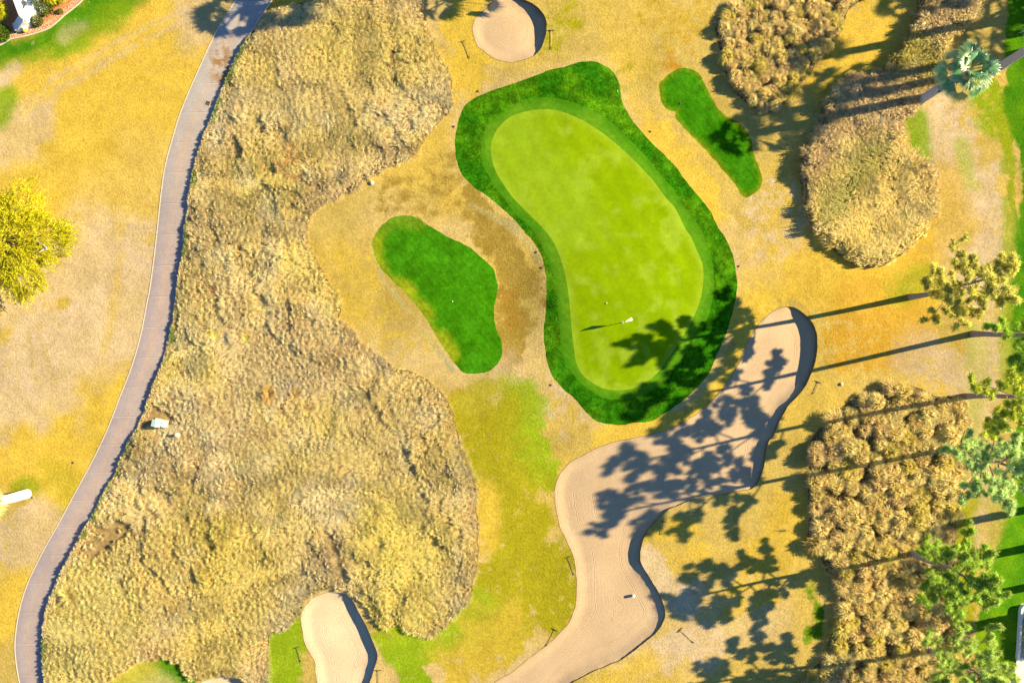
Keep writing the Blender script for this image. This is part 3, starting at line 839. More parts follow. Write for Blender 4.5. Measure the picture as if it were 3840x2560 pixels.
# bunkers: sand sunk below the turf, steepest on the sunward side, with a soil lip
def bunker(k, base, lipd, mat, ang=0.0, pw=1.0):
    poly = R[k]
    d = np.roll(poly, -1, 0) - np.roll(poly, 1, 0)
    nrm = np.stack([d[:, 1], -d[:, 0]], 1) / (np.linalg.norm(d, axis=1)[:, None] + 1e-9)
    area = np.sum(poly[:, 0] * np.roll(poly[:, 1], -1) - np.roll(poly[:, 0], -1) * poly[:, 1])
    if area < 0:
        nrm = -nrm
    ns = nrm[:, 0] * math.cos(ang) + nrm[:, 1] * math.sin(ang)
    dep = base + np.array([lipd(p) for p in poly]) * np.maximum(0, ns) ** pw
    dep = dep * (0.9 + .25 * vnoise(poly[:, 0], poly[:, 1], .6, 5))
    tri = TR[owner == ORDER.index(k)]
    used = np.unique(tri)
    z = VZ.copy()
    X, Y = V[used, 0], V[used, 1]
    wsum = np.zeros(len(used)); acc = np.zeros(len(used))
    for (px, py), dd in zip(poly, dep):
        ww = 1.0 / ((X - px) ** 2 + (Y - py) ** 2 + 1e-6) ** 1.5
        wsum += ww; acc += ww * dd
    ed_ = dist_poly(poly, X, Y, True)
    z[used] = VZ[used] - acc / wsum - 0.20 * sstep(0.05, 1.1, ed_)
    o = region_mesh('sand_bunker', tri, z, mat, None, {'edge': lambda x, y: dist_poly(poly, x, y, True)})
    tag(o, kind='structure')
    # soil lip wall, as a child of the bunker
    n = len(poly)
    zt = gz(poly[:, 0], poly[:, 1])
    top = np.c_[poly + nrm * .02, zt + .015]; midv = np.c_[poly - nrm * .03, zt - dep * .5]; bot = np.c_[poly - nrm * .02, zt - dep - .04]
    vv = np.r_[top, midv, bot]
    fs = []
    for i in range(n):
        j = (i + 1) % n
        fs += [(i, j, n + j, n + i), (n + i, n + j, 2 * n + j, 2 * n + i)]
    me = mesh_np('lip', vv, np.array(fs).ravel(), np.full(len(fs), 4), None, True)
    link('lip', me, M['lip'], o)

def lip_big(p):
    y = NY - p[1] / SC; x = p[0] / SC + NX
    if y < 1450: return 0.54
    if y < 1830: return 0.34
    if y < 2120: return 0.36
    return 0.18
bunker('bunker_round', .03, lambda p: .52, M['sand'], 0.45)
bunker('bunker_big', .03, lip_big, M['sand'], 0.15, .8)
bunker('bunker_pale', .03, lambda p: .38, M['sand_pale'], 0.5)
bunker('bunker_corner', .05, lambda p: .35, M['sand_pale'], 0.8)

# cart path, its own strip between the two traced edges, with a kerb on the bed side
def cart_path():
    nc = 10
    vv = []; al = []; ac = []; tn = []; stn = []
    mid = (PL + PR) / 2
    s = np.r_[0, np.cumsum(np.linalg.norm(np.diff(mid, axis=0), axis=1))]
    stc = np.array(w((830, 240)))
    for i in range(NP):
        for c in range(nc + 1):
            t = c / nc
            p = PL[i] * (1 - t) + PR[i] * t
            e = 0.0 if 0 < c < nc else -0.02
            vv.append((p[0], p[1], gz1(p[0], p[1]) + .02 + e)); al.append(s[i]); ac.append(t)
            tn.append(float(np.clip((p[1] - 12) / 22, 0, 1)))
            stn.append(float(np.clip(1.6 - np.hypot((p[0] - stc[0]) / 1.1, (p[1] - stc[1]) / 2.2), 0, 1)))
    fs = [(i * (nc + 1) + c, i * (nc + 1) + c + 1, (i + 1) * (nc + 1) + c + 1, (i + 1) * (nc + 1) + c) for i in range(NP - 1) for c in range(nc)]
    me = mesh_np('cart_path', vv, np.array(fs)[:, ::-1].ravel(), np.full(len(fs), 4), None, False)
    for nme, arr in (('along', al), ('across', ac), ('tone', tn), ('stain', stn)):
        a = me.attributes.new(nme, 'FLOAT', 'POINT')
        a.data.foreach_set('value', np.array(arr, np.float32))
    o = link('cart_path', me, M['path'])
    tag(o, kind='structure')
    mb = MB()
    d = np.gradient(PR, axis=0); d /= np.linalg.norm(d, axis=1)[:, None]
    nr = np.stack([-d[:, 1], d[:, 0]], 1)
    rings = []
    for i in range(NP):
        p = PR[i]; z = gz1(p[0], p[1])
        if np.dot(nr[i], PL[i] - p) > 0:
            nr[i] = -nr[i]
        q = p + nr[i] * .16
        rings.append([(p[0], p[1], z - .05), (p[0], p[1], z + .12), (q[0], q[1], z + .13), (q[0], q[1], z - .05)])
    mb.loft(rings)
    mb.build('kerb', M['kerb'], o)
    # pale earth edging strip on the fairway side
    mb = MB(); rings = []
    for i in range(NP):
        p = PL[i]; u = (PL[i] - PR[i]); u = u / np.linalg.norm(u); q = p + u * .09
        z = gz1(p[0], p[1])
        rings.append([(p[0], p[1], z - .03), (p[0], p[1], z + .035), (q[0], q[1], z + .035), (q[0], q[1], z - .03)])
    mb.loft(rings)
    mb.build('edging', M['kerb'], o)
    return s
cart_path()

# ------------------------------------------------------------------ grass: blades as strips
def blade_mesh(name, cx, cy, cz, rad, hgt, nb, col, flow, wid=.05, spread=.35, jit=.22):
    """arrays per tuft -> one mesh of arching blades"""
    nb = np.asarray(nb, int)
    ti = np.repeat(np.arange(len(cx)), nb)
    n = len(ti)
    ph = rng.uniform(0, 2 * np.pi, n)
    l = rng.uniform(.04, 1.0, n) ** .8
    dx = np.cos(ph) + flow[ti, 0]; dy = np.sin(ph) + flow[ti, 1]
    dl = np.hypot(dx, dy) + 1e-6
    r0 = np.sqrt(rng.uniform(0, 1, n)) * spread * rad[ti]
    bx = cx[ti] + np.cos(ph) * r0; by = cy[ti] + np.sin(ph) * r0; bz = cz[ti] - .02
    ext = rad[ti] * l * np.minimum(dl, 1.5)
    ux, uy = dx / dl, dy / dl
    hh = hgt[ti] * rng.uniform(.7, 1.1, n) * (1 - .45 * (r0 / (rad[ti] + 1e-6)) ** 2)
    sw = rng.uniform(-.35, .35, n)
    mx = bx + (ux * .45 - uy * sw * .3) * ext; my = by + (uy * .45 + ux * sw * .3) * ext
    mz = bz + hh * (.92 - .22 * l)
    tx = bx + (ux - uy * sw) * ext; ty = by + (uy + ux * sw) * ext
    tz = bz + hh * (1.0 - .62 * l * l)
    wd = wid * rng.uniform(.7, 1.3, n)
    an = rng.uniform(-.6, .6, n)
    px = (-uy * np.cos(an) + ux * np.sin(an)) * wd / 2; py = (ux * np.cos(an) + uy * np.sin(an)) * wd / 2
    pz = rng.uniform(-.4, .4, n) * wd / 2
    v = np.zeros((n, 5, 3), np.float32)
    v[:, 0] = np.stack([bx - px * .7, by - py * .7, bz], 1); v[:, 1] = np.stack([bx + px * .7, by + py * .7, bz], 1)
    v[:, 2] = np.stack([mx - px, my - py, mz - pz], 1); v[:, 3] = np.stack([mx + px, my + py, mz + pz], 1)
    v[:, 4] = np.stack([tx, ty, tz], 1)
    base = (np.arange(n) * 5)[:, None]
    fl = (base + np.array([0, 1, 3, 2, 2, 3, 4])[None, :]).ravel()
    sz = np.tile(np.array([4, 3]), n)
    c = col[ti] * rng.uniform(1 - jit, 1 + jit, n)[:, None]
    c = c * (1 + rng.normal(0, .06, (n, 3)))
    cc = np.repeat(c[:, None, :], 5, 1)
    cc[:, 2:4] *= 1.03; cc[:, 4] *= 1.12
    me = mesh_np(name, v.reshape(-1, 3), fl, sz, np.clip(cc.reshape(-1, 3), 0.005, .9))
    return me

def scatter(poly, spacing, j=.45):
    x0, y0 = poly.min(0); x1, y1 = poly.max(0)
    gx, gy = np.meshgrid(np.arange(x0, x1, spacing), np.arange(y0, y1, spacing * .87))
    gx = gx + (np.arange(gx.shape[0]) % 2)[:, None] * spacing * .5
    gx = gx + rng.uniform(-j, j, gx.shape) * spacing; gy = gy + rng.uniform(-j, j, gy.shape) * spacing
    x, y = gx.ravel(), gy.ravel()
    vis = (np.abs(x) < 60) & (y > -38.5) & (y < 43)
    m = inside(poly, x, y) & vis
    return x[m], y[m]

straw = np.array((.84, .69, .40)); strawG = np.array((.85, .70, .25)); strawB = np.array((.74, .57, .33)); strawO = np.array((.68, .62, .16)); strawP = np.array((.87, .78, .58))
def hay_col(x, y, seed=0, amt=(.6, .28, .3, .4)):
    n = len(x)
    c = np.tile(straw, (n, 1))
    for sc, sd, tgt, a in ((7, 1, strawG, amt[0]), (4, 2, strawB, amt[1]), (9, 3, strawO, amt[2]), (3, 4, strawP, amt[3])):
        k = (a * sstep(.45, .72, fbm(x, y, sc, 100 + sd + seed, 3)))[:, None]
        c = c * (1 - k) + tgt * k
    return c * rng.uniform(.9, 1.08, n)[:, None]

def off_path(x, y):
    return ~inside(R['path'], x, y) & ~inside(R['knoll'], x, y) & ~inside(R['bunker_corner'], x, y) & ~inside(R['bunker_pale'], x, y)

# left meadow
mx_, my_ = scatter(R['meadow'], .50, .5)
k = off_path(mx_, my_); mx_, my_ = mx_[k], my_[k]
bare = dist_poly(wl(T(9, (640, 640), (760, 560), (860, 500), (700, 620))), mx_, my_) + (vnoise(mx_, my_, 1.2, 8) - .5) * 3
k = (bare > 1.3) | (rng.uniform(0, 1, len(mx_)) < .12)
mx_, my_ = mx_[k], my_[k]
# a worn clearing round the utility cabinet
cl = np.array(w((588, 1572)))
k = (np.hypot((mx_ - cl[0] + .3) / 2.3, (my_ - cl[1]) / 1.35) > 1)
mx_, my_ = mx_[k], my_[k]
mound = thatch('meadow', mx_, my_)
mh = .14 + .24 * fbm(mx_, my_, 1.1, 41, 2)
medge = dist_poly(R['meadow'], mx_, my_, True)
pedge = dist_poly(PR, mx_, my_)
mh = mh + .28 * (1 - sstep(.3, 1.2, np.minimum(medge, pedge)))
mr = .38 + .24 * vnoise(mx_, my_, 2.0, 43)
mh = np.where(pedge < .7, np.maximum(mh, .42), mh)
fa = fbm(mx_, my_, 5.5, 61, 2) * 5 * np.pi
comb = sstep(.30, .55, fbm(mx_, my_, 7, 62, 2))
fl = np.stack([np.cos(fa), np.sin(fa)], 1) * (.15 + .55 * comb)[:, None]
kp = (pedge > .30)

mc = hay_col(mx_, my_)
for line, hw, soft, colr, s_ in ((wl(T(9, (1500, 560), (1560, 760), (1440, 850))), .6, 3, strawO * .9, .8), (wl(T(9, (1450, 1350), (1600, 1100), (1700, 700))), 2, 4, strawG, .8), (wl(T(10, (900, 600), (1000, 800), (1000, 1000))), 2.5, 4, strawG * .8 + strawO * .3, .8),
                                 (wl(T(9, (400, 1000), (700, 1100), (600, 1400))), 3, 4, strawO * .7 + straw * .4, .75), (wl(T(6, (300, 200), (450, 330), (560, 520))), .8, 2, strawG * 1.1, .6), (wl(T(2, (500, 350), (700, 250), (1000, 400))), 2, 4, strawG, .6)):
    kk = (s_ * (1 - sstep(hw, hw + soft, dist_poly(line, mx_, my_))))[:, None]
    mc = mc * (1 - kk) + colr * kk
# green weeds where the kerb holds water
gk = ((pedge < .62) & (vnoise(mx_, my_, 1.8, 71) > .5))[:, None]
mc = np.where(gk, mc * .45 + np.array((.14, .34, .03)) * .6, mc)
mr = np.where(pedge < .7, .28, mr)
mx_, my_, mound, mr, mh, mc, fl = [q[kp] for q in (mx_, my_, mound, mr, mh, mc, fl)]
me = blade_mesh('tall_meadow_grass', mx_, my_, gz(mx_, my_) + mound, mr, mh, rng.integers(70, 90, len(mx_)), mc, fl, .038, .5, .34)
tag(link('tall_meadow_grass', me, M['hay']), 'wide meadow of matted straw coloured tall grass beside the cart path', 'grass', kind='stuff')

# a dense fringe of upright grass where the meadow meets the path
pe = PR[np.repeat(np.arange(NP), 3)] + 0
dpr = np.gradient(PR, axis=0); dpr /= np.linalg.norm(dpr, axis=1)[:, None]
npr = np.stack([-dpr[:, 1], dpr[:, 0]], 1)
sg = np.sign(np.sum((PL - PR) * npr, 1)); npr = -npr * sg[:, None]
pe = pe + npr[np.repeat(np.arange(NP), 3)] * rng.uniform(.22, .6, (len(pe), 1)) + dpr[np.repeat(np.arange(NP), 3)] * rng.uniform(-.25, .25, (len(pe), 1))
kk = (np.abs(pe[:, 1]) < 43) & (np.hypot(pe[:, 0] - w((955, 40))[0], pe[:, 1] - w((955, 40))[1]) > 3)
pe = pe[kk]
pc = hay_col(pe[:, 0], pe[:, 1], 2)
gk = (vnoise(pe[:, 0], pe[:, 1], 1.6, 71) > .62)[:, None]
pc = np.where(gk, pc * .35 + np.array((.16, .34, .03)) * .65, pc)
me = blade_mesh('path_edge_grass', pe[:, 0], pe[:, 1], gz(pe[:, 0], pe[:, 1]), np.full(len(pe), .30), .36 + .30 * vnoise(pe[:, 0], pe[:, 1], 1.4, 77), np.full(len(pe), 46), pc, np.zeros((len(pe), 2)), .045)
tag(link('path_edge_grass', me, M['hay']), 'ragged strip of upright dry grass and weeds along the kerb of the cart path', 'grass', kind='stuff')

# middle bed: one matted mass
bx_, by_ = scatter(R['bed_middle'], .62, .5)
be = dist_poly(R['bed_middle'], bx_, by_, True)
smooth_c = np.array(w(F((1990, 480))[0]))
sm = 1 - sstep(5, 8.5, np.hypot(bx_ - smooth_c[0] - .8, (by_ - smooth_c[1]) * .8))
bt = thatch('bed_middle', bx_, by_)
bh = .30 + .3 * fbm(bx_, by_, 1.3, 149, 2) + .65 * (1 - sstep(.4, 1.2, be))
clump = vnoise(bx_, by_, 1.15, 142)
bh = bh * np.where(sm > .5, .8, np.where(clump > .38, 1.35, .6))
fa = fbm(bx_, by_, 5, 66, 2) * 3 * np.pi - 2.6
fl = np.stack([np.cos(fa), np.sin(fa)], 1) * (.25 + .75 * sm)[:, None]
bc = hay_col(bx_, by_, 9) * (1 - .12 * (1 - sm))[:, None]
bc = np.where((sm > .4)[:, None], bc * .5 + (strawG * 1.05) * .5, bc)
kk = (.75 * (1 - sstep(.8, 2.6, dist_poly(wl(T(4, (700, 1100), (600, 1200), (480, 1350), (430, 1450))), bx_, by_) + (vnoise(bx_, by_, 1.5, 7) - .5) * 2)))[:, None]
bc = bc * (1 - kk) + np.array((.46, .46, .14)) * kk
kk = (.8 * (1 - sstep(.6, 2.2, dist_poly(wl(T(4, (900, 420), (1020, 330), (1080, 460))), bx_, by_))))[:, None]
bc = bc * (1 - kk) + np.array((.50, .47, .10)) * kk
me = blade_mesh('tall_bed_grass', bx_, by_, gz(bx_, by_) + bt - .03, .62 + .25 * vnoise(bx_, by_, 1.5, 143), bh, rng.integers(60, 85, len(bx_)), bc, fl, .055)
tag(link('tall_bed_grass', me, M['hay']), 'tall straw coloured grass filling the pear shaped bed right of the green', 'grass', kind='stuff')

# individual tussocks in the lower and upper beds
VAR = []
tg = np.array((.87, .70, .33))
vcols = [tg, tg * .92, tg * .6 + strawG * .4, tg * .6 + strawB * .4, strawO * .45 + strawG * .55, tg * 1.02, tg * .7 + strawO * .3, tg * .85 + straw * .15]
for i in range(16):
    nb_ = 3
    a = rng.uniform(0, 2 * np.pi, nb_)
    ro = rng.uniform(.2, .4, nb_)
    tx = np.r_[0, np.cos(a) * ro]; ty = np.r_[0, np.sin(a) * ro]
    th = np.r_[1.0, rng.uniform(.8, .95, nb_)]
    tr = np.r_[.80, rng.uniform(.5, .7, nb_)]
    fa = rng.uniform(0, 2 * np.pi); fs_ = rng.uniform(.35, .9)
    fl = np.stack([np.r_[0, np.cos(a)] * .5 + math.cos(fa) * fs_, np.r_[0, np.sin(a)] * .5 + math.sin(fa) * fs_], 1)
    c = np.tile(vcols[i % 8], (nb_ + 1, 1)) * rng.uniform(.95, 1.05, nb_ + 1)[:, None]
    me = blade_mesh('grass_tussock', tx, ty, np.zeros(nb_ + 1), tr, th, np.r_[480, np.full(nb_, 110)], c, fl, .05, .72, .26)
    me.materials.append(M['hay'])
    VAR.append(me)

def darts(poly, dmin, extra=None, tries=9000):
    x0, y0 = poly.min(0); x1, y1 = poly.max(0)
    X = rng.uniform(x0, x1, tries); Y = rng.uniform(y0, y1, tries)
    m = inside(poly, X, Y) & (Y > -37.6) & (Y < 42.6)
    e = dist_poly(poly, X, Y, True)
    m &= e > .38
    X, Y = X[m], Y[m]
    keep = []
    for x, y in zip(X, Y):
        if all((x - a) ** 2 + (y - b) ** 2 > dmin * dmin for a, b in keep):
            keep.append((x, y))
    return keep

green_spot = wl(T(8, (680, 1480), (640, 1568)))
groups = (('bed_lower', 1.30, 1.12, 'straw coloured grass tussock packed among its like in the long bed under the pines', 'tussocks in the lower right bed'),
          ('bed_upper', 1.05, .88, 'tan grass tussock packed among its like in the bed at the top edge', 'tussocks in the upper right bed'))
tuss_left = []
count = 0
for key, dmin, sc, lab, grp in groups:
    pts = darts(R[key], dmin)
    for x, y in pts:
        if count >= 300:
            tuss_left.append((x, y, sc)); continue
        o = bpy.data.objects.new('grass_tussock', VAR[rng.integers(0, len(VAR))])
        COL.objects.link(o)
        s = sc * rng.uniform(.85, 1.2)
        o.location = (x, y, gz1(x, y)); o.rotation_euler = (0, 0, rng.uniform(0, 6.28)); o.scale = (s * .9, s * .9, s * rng.uniform(1.0, 1.4))
        tag(o, lab, 'grass tussock', grp)
        count += 1
print('tussocks', count, 'left', len(tuss_left))
# low undergrowth between the tussocks, and the tussocks past 300
for key, lab in (('bed_lower', 'short dry undergrowth between the tussocks of the lower right bed'), ('bed_upper', 'short dry undergrowth between the tussocks of the upper right bed')):
    x, y = scatter(R[key], .7, .5)
    c = hay_col(x, y, 21) * .85
    h_ = np.full(len(x), .22) + .2 * vnoise(x, y, 1.0, 9)
    r_ = np.full(len(x), .45)
    if key == 'bed_upper' and tuss_left:
        q = np.array(tuss_left)
        x = np.r_[x, q[:, 0]]; y = np.r_[y, q[:, 1]]; c = np.r_[c, hay_col(q[:, 0], q[:, 1], 5)]
        h_ = np.r_[h_, q[:, 2]]; r_ = np.r_[r_, q[:, 2] * .7]
    kk = (.8 * (1 - sstep(.3, 1.6, dist_poly(green_spot, x, y))))[:, None]
    c = c * (1 - kk) + np.array((.26, .40, .04)) * kk
    nbl = np.where(h_ > .65, 260, 20)
    me = blade_mesh('dry_undergrowth', x, y, gz(x, y), r_, h_, nbl, c, np.zeros((len(x), 2)), .05)
    tag(link('dry_undergrowth', me, M['hay']), lab, 'grass', kind='stuff')

def lone_tussock(px, rad, hgt, n, col, label):
    x, y = w(px)
    nb_ = 5
    a = rng.uniform(0, 2 * np.pi, nb_)
    tx = np.r_[0, np.cos(a) * rad * .35]; ty = np.r_[0, np.sin(a) * rad * .35]
    fl = np.stack([np.r_[0, np.cos(a)] * .6, np.r_[0, np.sin(a)] * .6], 1)
    c = np.tile(col, (nb_ + 1, 1)) * rng.uniform(.9, 1.15, nb_ + 1)[:, None]
    me = blade_mesh('grass_tussock', tx, ty, np.zeros(nb_ + 1), np.full(nb_ + 1, rad * .8), np.full(nb_ + 1, hgt) * np.r_[1.05, rng.uniform(.8, 1, nb_)], np.full(nb_ + 1, n), c, fl, .05, .35)
    o = link('grass_tussock', me, M['hay'], None, (x, y, gz1(x, y)))
    tag(o, label, 'grass tussock')
lone_tussock(T(5, (1480, 680))[0], 1.0, .75, 80, np.array((0.86, 0.72, 0.20)), 'bright yellow grass tussock right of the cart path beside a dark crevice')
lone_tussock(T(5, (1690, 740))[0], .75, .7, 70, np.array((0.86, 0.72, 0.26)), 'small pale yellow tussock farther from the path than the bright yellow one')
lone_tussock(T(6, (100, 1120))[0], 1.0, 1.0, 90, np.array((0.74, 0.54, 0.22)), 'round haystack shaped tussock standing clear in the middle of the meadow')
lone_tussock(T(6, (270, 1130))[0], .85, .75, 70, np.array((0.80, 0.62, 0.28)), 'spiky tussock just right of the haystack shaped one')
lone_tussock(T(6, (345, 1220))[0], .9, .7, 70, np.array((0.84, 0.68, 0.30)), 'pale spiky tussock below right of the haystack shaped one')
lone_tussock(T(2, (245, 1060))[0], 1.25, .95, 110, np.array((0.66, 0.49, 0.22)), 'tall rounded tussock with a dark shadow crevice in the upper meadow')
lone_tussock(T(2, (165, 1140))[0], .8, .85, 80, np.array((0.70, 0.52, 0.24)), 'narrow tussock left of the tall rounded one in the upper meadow')
lone_tussock(T(2, (265, 1190))[0], 1.0, .85, 90, np.array((0.64, 0.47, 0.22)), 'brown rounded tussock below the tall one in the upper meadow')
lone_tussock(T(5, (1390, 350))[0], .85, .8, 80, np.array((0.66, 0.50, 0.24)), 'round tussock near the cart path, upper of a close pair')
lone_tussock(T(5, (1450, 410))[0], .85, .8, 80, np.array((0.66, 0.50, 0.26)), 'round tussock near the cart path, lower of a close pair')
lone_tussock(T(5, (1490, 310))[0], 1.2, .7, 100, np.array((0.68, 0.52, 0.26)), 'broad flattened tussock right of a close pair by the cart path')
lone_tussock(T(9, (480, 960))[0], 1.1, .75, 90, np.array((0.86, 0.72, 0.30)), 'pale feathery tussock beside the lower bend of the cart path')
lone_tussock(T(10, (910, 710))[0], 1.3, .75, 110, np.array((0.76, 0.68, 0.14)), 'yellow green tussock with a dark hollow above the pale bunker')
lone_tussock(T(12, (305, 590))[0], 1.1, 1.15, 110, np.array((0.76, 0.56, 0.20)), 'spiky tussock sticking out of the left edge of the lower right bed')
lone_tussock(T(12, (435, 830))[0], .8, 1.0, 80, np.array((0.74, 0.56, 0.26)), 'small spiky tussock at the left edge of the lower right bed')

# ------------------------------------------------------------------ trees
def needles(centres, radii, n, col, wid=.055):
    """soft puffs of needles round each centre"""
    C = np.repeat(centres, n, 0); Rr = np.repeat(radii, n)
    m = len(C)
    d = rng.normal(0, 1, (m, 3)); d[:, 2] = np.abs(d[:, 2]) * .9 - .25
    d /= np.linalg.norm(d, axis=1)[:, None]
    p0 = C + d * (Rr * rng.uniform(.0, .45, m))[:, None] + rng.normal(0, 1, (m, 3)) * (Rr * .2)[:, None] * np.array((1, 1, .5))
    p1 = p0 + d * (Rr * rng.uniform(.45, .75, m))[:, None]
    s = np.cross(d, rng.normal(0, .6, (m, 3)) + np.array((.5, .1, .8)))
    s /= np.linalg.norm(s, axis=1)[:, None] + 1e-6
    s *= (wid * rng.uniform(.6, 1.2, m))[:, None]
    v = np.stack([p0 - s, p0 + s, p1], 1).reshape(-1, 3)
    cc = np.repeat(col, n, 0) * rng.uniform(.6, 1.3, m)[:, None]
    return v, np.repeat(cc, 3, 0)

def pine(px, h, crown_px, rx, ry, thick, label, ncl=95, col=(.16, .22, .05), seed=1, rt=.30):
    random.seed(seed)
    bx, by = w(px)
    cx, cy = img(crown_px, h)
    cx -= bx; cy -= by
    root = empty('pine_tree', (bx, by, gz1(bx, by)))
    tag(root, label, 'tree', 'pines along the right edge')
    mb = MB()
    top = h + thick * .35
    pts = []; rad = []
    for i in range(9):
        t = i / 8
        k = t ** .75
        wob = math.sin(t * 5 + seed) * .18
        pts.append((cx * k + wob * .6, cy * k + wob, t * top - (0.1 if i == 0 else 0)))
        rad.append(rt * (1.18 if i == 0 else 1) * (1 - .8 * t) + .03)
    mb.tube(pts, rad, 10, .06)
    mb.build('trunk', M['bark'], root, smooth=True)
    def trunk_at(z):
        t = max(0, min(1, z / top)); f = t * 8; i = min(7, int(f)); a = f - i
        return Vector(pts[i]).lerp(Vector(pts[i + 1]), a)
    lm = MB()
    cl = []; rr = []
    nl = 15
    zb = h - thick * .62
    for i in range(nl):
        u = (i + .5) / nl
        z0 = zb + (top - zb) * u * .95
        az = i * 2.4 + random.uniform(-.4, .4) + seed
        prof = (1 - u) ** .6 * 1.0 + .16 if u > .25 else (.62 + 1.5 * u)
        L = min(prof, 1.05) * random.uniform(.72, 1.12)
        ex = math.cos(az) * rx * L * 1.12; ey = math.sin(az) * ry * L * 1.12
        s = trunk_at(z0)
        e = Vector((cx + ex, cy + ey, z0 + thick * random.uniform(.02, .2)))
        mid = s.lerp(e, .5) + Vector((random.uniform(-.2, .2), random.uniform(-.2, .2), -.12))
        lm.tube([tuple(s), tuple(mid), tuple(e)], [.07, .05, .02], 5)
        nsub = max(3, int(ncl / nl))
        for k in range(nsub):
            t = .30 + .72 * (k + random.uniform(0, .6)) / nsub
            q = s.lerp(mid, t * 2) if t < .5 else mid.lerp(e, t * 2 - 1)
            sg = random.choice((-1, 1)) if k % 2 else (1 if k % 4 else -1)
            side = sg * random.uniform(.35, 1.15) * (1.2 - .6 * t)
            fwd = random.uniform(.1, .6)
            c = q + Vector((-math.sin(az) * side + math.cos(az) * fwd, math.cos(az) * side + math.sin(az) * fwd, random.uniform(.05, .4)))
            lm.tube([tuple(q), tuple(c)], [.03, .012], 4)
            for m in range(3):
                u2 = .45 + .3 * m
                g = q.lerp(c, u2) + Vector((random.gauss(0, .1), random.gauss(0, .1), random.gauss(0.03, .08)))
                cl.append(tuple(g)); rr.append(random.uniform(.30, .52))
    for k in range(8):
        a = random.uniform(0, 6.28); d = random.uniform(0, .6)
        p = trunk_at(top * .99)
        cl.append((p.x + math.cos(a) * d, p.y + math.sin(a) * d, p.z + random.uniform(-.4, .2))); rr.append(.5)
    lm.build('limbs', M['limb'], root)
    cl = np.array(cl); rr = np.array(rr)
    cc = np.tile(np.array(col), (len(cl), 1)) * rng.uniform(.75, 1.25, (len(cl), 1))
    v, c = needles(cl, rr, 150, cc, .04)
    me = mesh_np('crown', v, np.arange(len(v)), np.full(len(v) // 3, 3), np.clip(c, 0, .9))
    link('crown', me, M['needle'], root)
    return root

pine((3409, 1115), 12.0, (3655, 1060), 5.0, 4.2, 7.0, 'pine with pale yellow green open crown right of the pear shaped grass bed', 125, (.74, .72, .20), 3)
pine((3640, 1258), 14.4, (3990, 1245), 5.0, 4.4, 8.4, 'pine with bare leaning trunk and darker crown cut by the right edge', 130, (.45, .66, .10), 8)
pine((3618, 1483), 13.6, (3890, 1500), 5.2, 4.4, 7.8, 'pine whose trunk base stands at the upper right tip of the long grass bed', 130, (.60, .70, .10), 12)
pine((3541, 1672), 13.2, (3745, 1745), 5.0, 4.8, 7.4, 'blue green pine beside the right side of the long grass bed', 130, (.58, .78, .32), 17)
pine((3415, 2062), 9.9, (3600, 2160), 5.3, 4.9, 6.0, 'bushy bright green pine growing out of the lower right grass bed', 150, (.46, .64, .11), 23)
pine((3478, 2427), 9.4, (3650, 2520), 5.2, 4.4, 6.0, 'pine at the bottom right corner with its crown cut by the bottom edge', 135, (.52, .68, .18), 29)

